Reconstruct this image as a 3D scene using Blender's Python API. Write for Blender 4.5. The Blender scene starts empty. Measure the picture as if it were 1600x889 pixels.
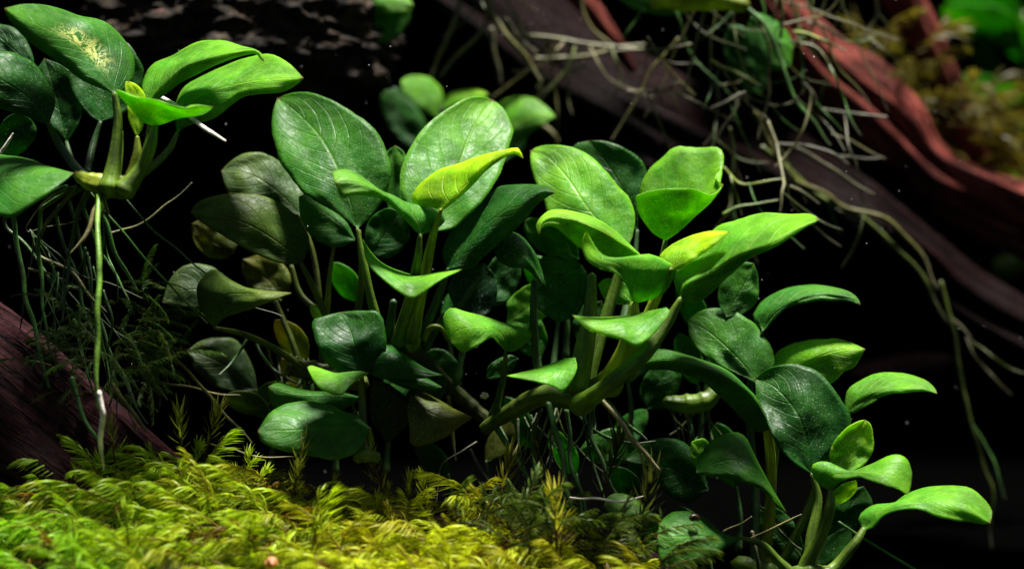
import bpy, bmesh, math, random
import numpy as np
from mathutils import Vector, Matrix, noise

# ------------------------------------------------------------------ camera, sky, sun, exposure
S = 0.02            # one design unit (100 px of the photo at the focus plane) is 2 cm
D = 30.0            # camera distance to the focus plane in design units (60 cm)
GZ = -5.4           # ground height in design units

sc = bpy.context.scene
cam_d = bpy.data.cameras.new('camera')
cam = bpy.data.objects.new('camera', cam_d)
sc.collection.objects.link(cam)
cam.location = (0, -D * S, -GZ * S)
cam.rotation_euler = (math.radians(90), 0, 0)
cam_d.sensor_width = 36
cam_d.lens = 36 * D / 16
cam_d.clip_start = 0.01
cam_d.clip_end = 50
cam_d.dof.use_dof = True
cam_d.dof.focus_distance = D * S
cam_d.dof.aperture_fstop = 6.0
sc.camera = cam

SUN_EL, SUN_AZ = 82.0, 85.0     # elevation, compass bearing of the light (180 = from the camera's side)
w = bpy.data.worlds.new('World')
sc.world = w
w.use_nodes = True
nt = w.node_tree
bg = nt.nodes['Background']
sky = nt.nodes.new('ShaderNodeTexSky')
sky.sky_type = 'NISHITA'
sky.sun_disc = False
sky.air_density = 0.6
sky.dust_density = 3.0
sky.ozone_density = 0.3
sky.sun_elevation = math.radians(SUN_EL)
sky.sun_rotation = math.radians(SUN_AZ)
nt.links.new(sky.outputs[0], bg.inputs[0])
bg.inputs[1].default_value = 0.016

sun_d = bpy.data.lights.new('sun', 'SUN')
sun = bpy.data.objects.new('sun', sun_d)
sc.collection.objects.link(sun)
sun_d.energy = 5.0
sun_d.angle = math.radians(11)
sun_d.color = (1.0, 0.97, 0.9)
el, az = math.radians(SUN_EL), math.radians(SUN_AZ)
to_sun = Vector((math.sin(az) * math.cos(el), math.cos(az) * math.cos(el), math.sin(el)))
sun.rotation_euler = to_sun.to_track_quat('Z', 'Y').to_euler()
sun.location = to_sun * 2

vs = sc.view_settings
vs.view_transform = 'Standard'
vs.look = 'None'
vs.exposure = 1.5
vs.gamma = 1.0
vs.use_curve_mapping = False
sc.cycles.max_bounces = 8
sc.cycles.transparent_max_bounces = 8
sc.cycles.caustics_reflective = False
sc.cycles.caustics_refractive = False

COL = sc.collection
rng = np.random.default_rng(7)
random.seed(7)

# ------------------------------------------------------------------ helpers
def P(x, y, d=0.0):
    """a point seen at photo pixel (x, y) standing d units behind the focus plane, in metres"""
    k = (1 + d / D) * 0.01
    return np.array(((x - 800) * k, d, (444.5 - y) * k - GZ)) * S

def new_obj(name, me, parent=None, origin=None):
    o = bpy.data.objects.new(name, me)
    COL.objects.link(o)
    if origin is not None:
        o.location = Vector(origin)
    if parent is not None:
        o.parent = parent
        if origin is not None:
            po = Vector((0, 0, 0))
            q = parent
            while q is not None:
                po += Vector(q.location); q = q.parent
            o.location = Vector(origin) - po
    return o

def tag(o, label=None, cat=None, group=None, kind=None):
    if label: o['label'] = label
    if cat: o['category'] = cat
    if group: o['group'] = group
    if kind: o['kind'] = kind
    return o

def empty(name, loc, label, cat, group=None):
    o = bpy.data.objects.new(name, None)
    COL.objects.link(o)
    o.location = Vector(loc)
    o.empty_display_size = 0.01
    return tag(o, label, cat, group)

def mesh(name, verts, faces, mat=None, uvs=None, smooth=True):
    me = bpy.data.meshes.new(name)
    me.from_pydata([tuple(v) for v in verts], [], faces)
    if uvs is not None:
        lay = me.uv_layers.new(name='UVMap')
        idx = np.empty(len(me.loops), dtype=np.int32)
        me.loops.foreach_get('vertex_index', idx)
        lay.data.foreach_set('uv', np.asarray(uvs, dtype=np.float32)[idx].ravel())
    if smooth:
        me.polygons.foreach_set('use_smooth', np.ones(len(me.polygons), dtype=bool))
    if mat: me.materials.append(mat)
    me.update()
    return me

def spline(pts, n):
    """Catmull-Rom through pts, n samples even in chord length"""
    p = np.asarray(pts, dtype=float)
    if len(p) == 2:
        t = np.linspace(0, 1, n)[:, None]
        return p[0] * (1 - t) + p[1] * t
    q = np.vstack([2 * p[0] - p[1], p, 2 * p[-1] - p[-2]])
    out = []
    for i in range(1, len(q) - 2):
        t = np.linspace(0, 1, 24, endpoint=False)[:, None]
        a, b, c, e = q[i - 1], q[i], q[i + 1], q[i + 2]
        out.append(0.5 * ((2 * b) + (c - a) * t + (2 * a - 5 * b + 4 * c - e) * t ** 2 + (3 * b - a - 3 * c + e) * t ** 3))
    out.append(p[-1][None])
    o = np.vstack(out)
    s = np.concatenate([[0], np.cumsum(np.linalg.norm(np.diff(o[:, :2], axis=0), axis=1) + 1e-9)])
    u = np.linspace(0, s[-1], n)
    return np.stack([np.interp(u, s, o[:, k]) for k in range(o.shape[1])], 1)

def tube_mesh(name, pts, radii, mat, seg=10, n=None, rough=0.0, flat=1.0, seed=0.0, ridge=0.0):
    """pts: metres; radii: metres per point"""
    pts = np.asarray(pts); radii = np.asarray(radii, dtype=float)
    n = n or max(8, 6 * len(pts))
    c3 = np.column_stack([pts, radii])
    if len(c3) > 2:
        q = np.vstack([2 * c3[0] - c3[1], c3, 2 * c3[-1] - c3[-2]])
        out = []
        for i in range(1, len(q) - 2):
            t = np.linspace(0, 1, 16, endpoint=False)[:, None]
            a, b, c, e = q[i - 1], q[i], q[i + 1], q[i + 2]
            out.append(0.5 * ((2 * b) + (c - a) * t + (2 * a - 5 * b + 4 * c - e) * t ** 2 + (3 * b - a - 3 * c + e) * t ** 3))
        out.append(c3[-1][None]); o = np.vstack(out)
    else:
        t = np.linspace(0, 1, 16)[:, None]; o = c3[0] * (1 - t) + c3[1] * t
    s = np.concatenate([[0], np.cumsum(np.linalg.norm(np.diff(o[:, :3], axis=0), axis=1) + 1e-12)])
    u = np.linspace(0, s[-1], n)
    o = np.stack([np.interp(u, s, o[:, k]) for k in range(4)], 1)
    ce, ra = o[:, :3], np.maximum(o[:, 3], 1e-5)
    tan = np.gradient(ce, axis=0); tan /= np.linalg.norm(tan, axis=1)[:, None] + 1e-12
    ref = np.array((0.0, 1.0, 0.13)); ref /= np.linalg.norm(ref)
    verts, uvs, faces = [], [], []
    nrm = None
    for i in range(n):
        t = tan[i]
        a = ref if nrm is None else nrm
        a = a - t * a.dot(t)
        if np.linalg.norm(a) < 1e-4: a = np.array((1.0, 0, 0)) - t * t[0]
        a /= np.linalg.norm(a); nrm = a
        b = np.cross(t, a)
        for k in range(seg + 1):
            th = 2 * math.pi * (k % seg) / seg
            rr = ra[i]
            if rough:
                v = Vector((math.cos(th) * 1.6 + seed, math.sin(th) * 1.6, u[i] / (ra.mean() * 4)))
                rr *= 1 + rough * (noise.noise(v) + 0.5 * noise.noise(v * 2.3) + 0.28 * noise.noise(Vector((v.x * 4, v.y * 4, v.z * 1.2))) + ridge * noise.noise(Vector((v.x * 3.0, v.y * 3.0, v.z * 0.35))))
            verts.append(ce[i] + (a * math.cos(th) * flat + b * math.sin(th)) * rr)
            uvs.append((k / seg, u[i] / S))
    W = seg + 1
    for i in range(n - 1):
        for k in range(seg):
            faces.append((i * W + k, i * W + k + 1, (i + 1) * W + k + 1, (i + 1) * W + k))
    for i, t, sgn in ((0, tan[0], -1), (n - 1, tan[-1], 1)):
        verts.append(ce[i] + t * sgn * ra[i] * 0.7); uvs.append((0.5, u[i] / S))
        ci = len(verts) - 1
        for k in range(seg):
            f = (i * W + k, i * W + k + 1, ci)
            faces.append(f if sgn > 0 else f[::-1])
    return mesh(name, verts, faces, mat, uvs)

def tube(name, parent, px, widths, mat, color=None, **kw):
    """px: (x, y, d) photo points; widths in px, one per point or (first, last)"""
    pts = [P(*p) for p in px]
    if len(widths) != len(px): widths = np.linspace(widths[0], widths[-1], len(px))
    rad = [wd * 0.005 * S * (1 + p[2] / D) for wd, p in zip(widths, px)]
    me = tube_mesh(name, np.array(pts) - pts[0], rad, mat, **kw)
    o = new_obj(name, me, parent, pts[0])
    if color: o.color = (*color, 1)
    return o

# ------------------------------------------------------------------ materials
def mat_new(name):
    m = bpy.data.materials.new(name); m.use_nodes = True
    nt = m.node_tree; nt.nodes.clear()
    return m, nt, nt.nodes, nt.links

class N:
    """small node-graph helper"""
    def __init__(s, nt): s.nt = nt
    def n(s, t, **kw):
        nd = s.nt.nodes.new(t)
        for k, v in kw.items(): setattr(nd, k, v)
        return nd
    def put(s, sock, v):
        if isinstance(v, bpy.types.NodeSocket): s.nt.links.new(v, sock)
        elif isinstance(v, tuple) and len(v) == 3 and sock.type == 'RGBA': sock.default_value = (*v, 1)
        else: sock.default_value = v
    def math(s, op, a, b=0.0, clamp=False):
        nd = s.n('ShaderNodeMath', operation=op, use_clamp=clamp)
        s.put(nd.inputs[0], a); s.put(nd.inputs[1], b)
        return nd.outputs[0]
    def mix(s, f, a, b, mode='MIX'):
        nd = s.n('ShaderNodeMix', data_type='RGBA', blend_type=mode)
        s.put(nd.inputs[0], f); s.put(nd.inputs[6], a); s.put(nd.inputs[7], b)
        return nd.outputs[2]
    def ramp(s, v, lo, hi, a=0.0, b=1.0):
        nd = s.n('ShaderNodeMapRange'); nd.interpolation_type = 'SMOOTHSTEP'
        s.put(nd.inputs[0], v)
        for i, q in ((1, lo), (2, hi), (3, a), (4, b)): s.put(nd.inputs[i], q)
        return nd.outputs[0]
    def noise(s, vec, scale, detail=3.0, rough=0.55, out=0, dist=0.0):
        nd = s.n('ShaderNodeTexNoise'); s.put(nd.inputs['Vector'], vec)
        nd.inputs['Scale'].default_value = scale; nd.inputs['Detail'].default_value = detail
        nd.inputs['Roughness'].default_value = rough; nd.inputs['Distortion'].default_value = dist
        return nd.outputs[out]
    def vor(s, vec, scale, out='Distance', feature='F1', rnd=1.0):
        nd = s.n('ShaderNodeTexVoronoi', feature=feature); s.put(nd.inputs['Vector'], vec)
        nd.inputs['Scale'].default_value = scale; nd.inputs['Randomness'].default_value = rnd
        return nd.outputs[out]
    def coords(s, k=1.0 / S):
        tc = s.n('ShaderNodeTexCoord'); oi = s.n('ShaderNodeObjectInfo')
        vm = s.n('ShaderNodeVectorMath', operation='MULTIPLY_ADD')
        s.put(vm.inputs[0], tc.outputs['Object']); vm.inputs[1].default_value = (k, k, k)
        cb = s.n('ShaderNodeCombineXYZ')
        r = s.math('MULTIPLY', oi.outputs['Random'], 37.0)
        s.put(cb.inputs[0], r); s.put(cb.inputs[1], s.math('MULTIPLY', r, 1.7)); s.put(cb.inputs[2], 3.0)
        s.put(vm.inputs[2], cb.outputs[0])
        return vm.outputs[0], tc, oi
    def out(s, sh, disp=None):
        o = s.n('ShaderNodeOutputMaterial'); s.nt.links.new(sh, o.inputs[0])
    def bump(s, h, strength, dist, normal=None):
        b = s.n('ShaderNodeBump'); s.put(b.inputs['Height'], h)
        b.inputs['Strength'].default_value = strength; b.inputs['Distance'].default_value = dist
        if normal is not None: s.put(b.inputs['Normal'], normal)
        return b.outputs[0]

def leaf_material(name, variegated=False, speck=1.0, trans=0.5):
    m, nt, _, lk = mat_new(name); g = N(nt)
    co, tc, oi = g.coords()
    uv = g.n('ShaderNodeSeparateXYZ'); g.put(uv.inputs[0], tc.outputs['UV'])
    s = g.math('SUBTRACT', g.math('MULTIPLY', uv.outputs[0], 2.0), 1.0)
    a = g.math('ABSOLUTE', s); v = uv.outputs[1]
    base = oi.outputs['Color']
    # broad mottling
    n1 = g.noise(co, 1.3, 3.0); n2 = g.noise(co, 4.5, 4.0)
    hsv = g.n('ShaderNodeHueSaturation'); g.put(hsv.inputs['Color'], base)
    g.put(hsv.inputs['Value'], g.math('MULTIPLY', g.ramp(n1, 0.3, 0.7, 0.68, 1.32), g.math('MULTIPLY', g.ramp(n2, 0.3, 0.7, 0.9, 1.1), g.ramp(g.noise(co, 42.0, 2.0), 0.3, 0.7, 0.8, 1.2))))
    g.put(hsv.inputs['Hue'], g.ramp(n2, 0.3, 0.7, 0.510, 0.488))
    c = hsv.outputs[0]
    # greyish green coating in patches
    coat = g.ramp(g.noise(co, 1.9, 5.0, 0.6), 0.5, 0.75, 0.0, 0.22)
    c = g.mix(coat, c, (0.07, 0.17, 0.045))
    # paler yellowish margin and tip
    edge = g.math('MULTIPLY', g.ramp(a, 0.86, 1.0), 0.45)
    tip = g.math('MULTIPLY', g.ramp(v, 0.3, 1.0), g.ramp(n1, 0.36, 0.62, 0.15, 0.85))
    yel = g.mix(1.0, base, (2.3, 1.5, 0.8), 'MULTIPLY')
    c = g.mix(g.math('MAXIMUM', edge, tip), c, yel)
    # midrib and side veins
    mid = g.ramp(a, 0.0, 0.055, 1.0, 0.0)
    ph = g.math('SUBTRACT', v, g.math('MULTIPLY', g.math('POWER', a, 1.25), 0.42))
    ph = g.math('ADD', ph, g.math('MULTIPLY', g.noise(co, 1.1, 2.0), 0.06))
    fr = g.math('PINGPONG', g.math('MULTIPLY', ph, 15.0), 1.0)
    vein = g.math('MULTIPLY', g.ramp(fr, 0.0, 0.16, 1.0, 0.0), g.ramp(a, 0.95, 0.6, 0.0, 1.0))
    ph2 = g.math('PINGPONG', g.math('MULTIPLY', ph, 62.0), 1.0)
    fine = g.ramp(ph2, 0.0, 0.5, 1.0, 0.0)
    c = g.mix(g.math('MULTIPLY', mid, 0.6), c, yel)
    c = g.mix(g.math('MULTIPLY', vein, 0.36), c, yel)
    # pale pin-prick speckles
    sp = g.vor(co, 24.0)
    rad = g.math('MULTIPLY', g.vor(co, 24.0, 'Color'), 0.44)
    dots = g.ramp(g.math('DIVIDE', sp, g.math('ADD', rad, 0.04)), 1.0, 0.35, 0.0, 1.0)
    patch = g.ramp(g.noise(co, 0.9, 3.0), 0.36, 0.62)
    dots = g.math('MULTIPLY', dots, g.math('MULTIPLY', patch, 0.44 * speck))
    c = g.mix(dots, c, (0.45, 0.65, 0.36))
    if variegated:
        along = g.math('MULTIPLY', g.ramp(v, 0.1, 0.3), g.ramp(v, 0.72, 0.5, 0.0, 1.0))
        near = g.ramp(g.math('ABSOLUTE', g.math('SUBTRACT', s, -0.2)), 0.02, 0.42, 1.0, 0.0)
        fl = g.ramp(g.math('ABSOLUTE', g.math('SUBTRACT', g.noise(co, 5.0, 5.0, 0.65, dist=1.2), 0.5)), 0.012, 0.05, 1.0, 0.0)
        blot = g.ramp(g.noise(co, 3.4, 5.0, 0.65, dist=1.5), 0.585, 0.615)
        strk = g.math('MULTIPLY', g.ramp(g.math('ABSOLUTE', g.math('ADD', s, 0.03)), 0.02, 0.07, 1.0, 0.0), g.ramp(g.noise(co, 6.0, 4.0, dist=0.8), 0.45, 0.55))
        blot = g.math('MAXIMUM', blot, strk)
        vm_ = g.math('MULTIPLY', g.math('MULTIPLY', along, near), g.math('MAXIMUM', fl, blot), clamp=True)
        c = g.mix(vm_, c, (0.72, 0.74, 0.26))
    # dry brown point of the tip
    c = g.mix(g.ramp(v, 0.968, 0.992, 0.0, 0.75), c, (0.16, 0.09, 0.02))
    # brown necrotic flecks
    br = g.ramp(g.noise(co, 2.7, 5.0, 0.7), 0.735, 0.78)
    c = g.mix(g.math('MULTIPLY', br, 0.6), c, (0.07, 0.06, 0.015))
    h = g.math('ADD', g.math('MULTIPLY', vein, -0.40), g.math('MULTIPLY', mid, -0.45))
    h = g.math('ADD', h, g.math('MULTIPLY', fine, -0.06))
    h = g.math('ADD', h, g.math('MULTIPLY', g.noise(co, 2.6, 3.0), 2.6))
    h = g.math('ADD', h, g.math('MULTIPLY', g.noise(co, 26.0, 2.0), 0.22))
    nor = g.bump(h, 0.55, 0.03 * S)
    pb = g.n('ShaderNodeBsdfPrincipled')
    g.put(pb.inputs['Base Color'], c); g.put(pb.inputs['Normal'], nor)
    g.put(pb.inputs['Roughness'], g.ramp(g.noise(co, 7.0, 3.0), 0.3, 0.7, 0.36, 0.58))
    pb.inputs['Specular IOR Level'].default_value = 0.26
    tr = g.n('ShaderNodeBsdfTranslucent')
    tcol = g.mix(1.0, c, (1.7, 1.65, 0.35), 'MULTIPLY')
    tcol = g.mix(g.math('MULTIPLY', g.math('ADD', vein, mid, clamp=True), 0.3), tcol, c)
    g.put(tr.inputs['Color'], tcol); g.put(tr.inputs['Normal'], nor)
    mx = g.n('ShaderNodeMixShader'); mx.inputs[0].default_value = trans
    lk.new(pb.outputs[0], mx.inputs[1]); lk.new(tr.outputs[0], mx.inputs[2])
    g.out(mx.outputs[0])
    return m

def stem_material():
    m, nt, _, lk = mat_new('stem_green'); g = N(nt)
    co, tc, oi = g.coords()
    uv = g.n('ShaderNodeSeparateXYZ'); g.put(uv.inputs[0], tc.outputs['UV'])
    st = g.n('ShaderNodeCombineXYZ'); g.put(st.inputs[0], g.math('MULTIPLY', uv.outputs[0], 14.0)); g.put(st.inputs[1], g.math('MULTIPLY', uv.outputs[1], 1.6))
    stripe = g.noise(st.outputs[0], 1.0, 2.0)
    n1 = g.noise(co, 2.2, 4.0)
    hsv = g.n('ShaderNodeHueSaturation'); g.put(hsv.inputs['Color'], oi.outputs['Color'])
    g.put(hsv.inputs['Value'], g.math('MULTIPLY', g.ramp(n1, 0.3, 0.7, 0.6, 1.4), g.ramp(stripe, 0.35, 0.65, 0.75, 1.25)))
    c = hsv.outputs[0]
    c = g.mix(g.ramp(g.noise(co, 6.0, 4.0), 0.6, 0.74, 0.0, 0.35), c, (0.05, 0.05, 0.015))
    nor = g.bump(g.math('ADD', stripe, g.math('MULTIPLY', g.noise(co, 14.0, 3.0), 0.6)), 0.5, 0.02 * S)
    pb = g.n('ShaderNodeBsdfPrincipled'); g.put(pb.inputs['Base Color'], c); g.put(pb.inputs['Normal'], nor)
    pb.inputs['Roughness'].default_value = 0.45
    tr = g.n('ShaderNodeBsdfTranslucent'); g.put(tr.inputs['Color'], g.mix(1.0, c, (1.3, 1.4, 0.6), 'MULTIPLY'))
    mx = g.n('ShaderNodeMixShader'); mx.inputs[0].default_value = 0.25
    lk.new(pb.outputs[0], mx.inputs[1]); lk.new(tr.outputs[0], mx.inputs[2]); g.out(mx.outputs[0])
    return m

def root_material():
    m, nt, _, lk = mat_new('root'); g = N(nt)
    co, tc, oi = g.coords()
    uv = g.n('ShaderNodeSeparateXYZ'); g.put(uv.inputs[0], tc.outputs['UV'])
    n1 = g.noise(co, 3.0, 4.0)
    hsv = g.n('ShaderNodeHueSaturation'); g.put(hsv.inputs['Color'], oi.outputs['Color'])
    g.put(hsv.inputs['Value'], g.ramp(n1, 0.3, 0.7, 0.55, 1.35))
    ra = g.n('ShaderNodeAttribute'); ra.attribute_type = 'OBJECT'; ra.attribute_name = 'root_len'
    tt = g.math('DIVIDE', uv.outputs[1], ra.outputs['Fac'])
    c = g.mix(g.ramp(tt, 0.78, 1.0, 0.0, 0.36), hsv.outputs[0], (0.27, 0.23, 0.17))
    c = g.mix(g.ramp(g.noise(co, 5.0, 5.0, 0.65), 0.52, 0.7, 0.0, 0.45), c, (0.06, 0.05, 0.03))
    nor = g.bump(g.noise(co, 20.0, 3.0), 0.5, 0.015 * S)
    pb = g.n('ShaderNodeBsdfPrincipled'); g.put(pb.inputs['Base Color'], c); g.put(pb.inputs['Normal'], nor)
    pb.inputs['Roughness'].default_value = 0.5
    g.out(pb.outputs[0])
    return m

def wood_material(name, ca, cb, cc):
    m, nt, _, lk = mat_new(name); g = N(nt)
    co, tc, oi = g.coords()
    uv = g.n('ShaderNodeSeparateXYZ'); g.put(uv.inputs[0], tc.outputs['UV'])
    ang = g.math('MULTIPLY', uv.outputs[0], 2 * math.pi)
    def stretched(around, along):
        st = g.n('ShaderNodeCombineXYZ')
        g.put(st.inputs[0], g.math('MULTIPLY', g.math('COSINE', ang), around))
        g.put(st.inputs[1], g.math('MULTIPLY', g.math('SINE', ang), around))
        g.put(st.inputs[2], g.math('MULTIPLY', uv.outputs[1], along))
        return st.outputs[0]
    f1 = g.noise(stretched(9.0, 0.9), 1.0, 4.0, 0.6)
    f2 = g.noise(stretched(38.0, 2.6), 1.0, 4.0, 0.65)
    big = g.noise(co, 0.7, 4.0)
    c = g.mix(g.ramp(f1, 0.35, 0.65), ca, cb)
    c = g.mix(g.ramp(f2, 0.5, 0.72, 0.0, 0.75), c, cc)
    c = g.mix(g.ramp(big, 0.45, 0.7, 0.0, 0.7), c, (0.012, 0.008, 0.008))
    h = g.math('ADD', f1, g.math('MULTIPLY', f2, 0.7))
    h = g.math('ADD', h, g.math('MULTIPLY', g.noise(co, 9.0, 4.0), 0.4))
    crk = g.ramp(g.noise(stretched(15.0, 0.7), 1.0, 3.0, 0.6), 0.40, 0.46, 1.0, 0.0)
    c = g.mix(g.math('MULTIPLY', crk, 0.8), c, (0.006, 0.003, 0.003))
    h = g.math('SUBTRACT', h, g.math('MULTIPLY', crk, 0.8))
    nor = g.bump(h, 1.0, 0.15 * S)
    pb = g.n('ShaderNodeBsdfPrincipled'); g.put(pb.inputs['Base Color'], c); g.put(pb.inputs['Normal'], nor)
    pb.inputs['Roughness'].default_value = 0.7; pb.inputs['Specular IOR Level'].default_value = 0.05
    g.out(pb.outputs[0])
    return m

def rock_material():
    m, nt, _, lk = mat_new('porous_rock'); g = N(nt)
    co, tc, oi = g.coords()
    big = g.noise(co, 0.9, 5.0, 0.6); n2 = g.noise(co, 4.0, 6.0, 0.7)
    c = g.mix(g.ramp(n2, 0.4, 0.65), (0.006, 0.005, 0.004), (0.055, 0.038, 0.024))
    c = g.mix(g.ramp(big, 0.55, 0.7, 0.0, 0.8), c, (0.10, 0.064, 0.024))
    c = g.mix(g.ramp(g.noise(co, 2.0, 4.0), 0.66, 0.72, 0.0, 0.7), c, (0.14, 0.05, 0.06))
    pits = g.ramp(g.vor(co, 3.2), 0.1, 0.5)
    h = g.math('ADD', g.math('MULTIPLY', pits, 1.0), g.math('MULTIPLY', n2, 1.3))
    nor = g.bump(h, 1.0, 0.16 * S)
    pb = g.n('ShaderNodeBsdfPrincipled'); g.put(pb.inputs['Base Color'], c); g.put(pb.inputs['Normal'], nor)
    pb.inputs['Roughness'].default_value = 0.75; pb.inputs['Specular IOR Level'].default_value = 0.15
    g.out(pb.outputs[0])
    return m

def plain_material(name, c, rough=0.6, scale=3.0, var=0.4, bump=0.0, spec=0.4):
    m, nt, _, lk = mat_new(name); g = N(nt)
    co, tc, oi = g.coords()
    n1 = g.noise(co, scale, 4.0)
    hsv = g.n('ShaderNodeHueSaturation'); g.put(hsv.inputs['Color'], (*c, 1.0))
    g.put(hsv.inputs['Value'], g.ramp(n1, 0.3, 0.7, 1 - var, 1 + var))
    pb = g.n('ShaderNodeBsdfPrincipled'); g.put(pb.inputs['Base Color'], hsv.outputs[0])
    pb.inputs['Roughness'].default_value = rough; pb.inputs['Specular IOR Level'].default_value = spec
    if bump: g.put(pb.inputs['Normal'], g.bump(n1, 0.8, bump * S))
    g.out(pb.outputs[0])
    return m

def moss_material():
    m, nt, _, lk = mat_new('moss_leaflets'); g = N(nt)
    at = g.n('ShaderNodeAttribute'); at.attribute_name = 'tint'
    tc = g.n('ShaderNodeTexCoord')
    c = at.outputs['Color']
    df = g.n('ShaderNodeBsdfPrincipled'); g.put(df.inputs['Base Color'], c)
    df.inputs['Roughness'].default_value = 0.5; df.inputs['Specular IOR Level'].default_value = 0.3
    tr = g.n('ShaderNodeBsdfTranslucent'); g.put(tr.inputs['Color'], g.mix(1.0, c, (1.3, 1.3, 0.6), 'MULTIPLY'))
    mx = g.n('ShaderNodeMixShader'); mx.inputs[0].default_value = 0.45
    lk.new(df.outputs[0], mx.inputs[1]); lk.new(tr.outputs[0], mx.inputs[2]); g.out(mx.outputs[0])
    return m

M_LEAF = leaf_material('waxy_leaf')
M_LEAFV = leaf_material('variegated_leaf', variegated=True)
M_STEM = stem_material()
M_ROOT = root_material()
M_WOOD = wood_material('purple_driftwood', (0.017, 0.006, 0.008), (0.050, 0.015, 0.018), (0.10, 0.038, 0.038))
M_WOODR = wood_material('red_driftwood', (0.08, 0.016, 0.014), (0.33, 0.072, 0.055), (0.48, 0.18, 0.12))
M_WOODD = wood_material('shade_toned_driftwood', (0.004, 0.0007, 0.0008), (0.011, 0.0018, 0.0019), (0.019, 0.0042, 0.004))  # background shade put into these darkest wood tones
M_ROCK = rock_material()
M_MOSS = moss_material()
M_SOIL = plain_material('black_soil', (0.0006, 0.0006, 0.0006), 1.0, 6.0, 0.5, 0.2, 0.0)
M_BACK = plain_material('black_backdrop', (0.0012, 0.0012, 0.0016), 1.0, 0.3, 0.2, 0.0, 0.0)
M_DARK = plain_material('dark_snail', (0.03, 0.015, 0.008), 0.25, 8.0, 0.6)
M_PEB = plain_material('pale_pebble', (0.45, 0.4, 0.32), 0.7, 10.0, 0.3, 0.05)
M_SPECK = plain_material('white_speck', (0.7, 0.7, 0.72), 0.6, 1.0, 0.1)
M_ORANGE = plain_material('orange_flesh', (0.42, 0.17, 0.06), 0.4, 14.0, 0.4, 0.05)

# leaf colours (base colours of the living tissue)
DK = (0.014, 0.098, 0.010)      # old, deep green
MD = (0.040, 0.190, 0.017)      # mature green
BR = (0.105, 0.340, 0.021)      # fresh green
LM = (0.165, 0.420, 0.022)      # young lime
YL = (0.270, 0.510, 0.012)      # newest, yellow
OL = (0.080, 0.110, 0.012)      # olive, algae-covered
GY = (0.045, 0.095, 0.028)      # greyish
STEM = (0.105, 0.185, 0.014); STEMY = (0.22, 0.28, 0.018); STEMD = (0.035, 0.09, 0.02)
RTAN = (0.17, 0.15, 0.05); RGRN = (0.05, 0.15, 0.02); RWHT = (0.85, 0.78, 0.68); ROLV = (0.115, 0.11, 0.025); RPAL = (0.09, 0.085, 0.04)

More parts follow.
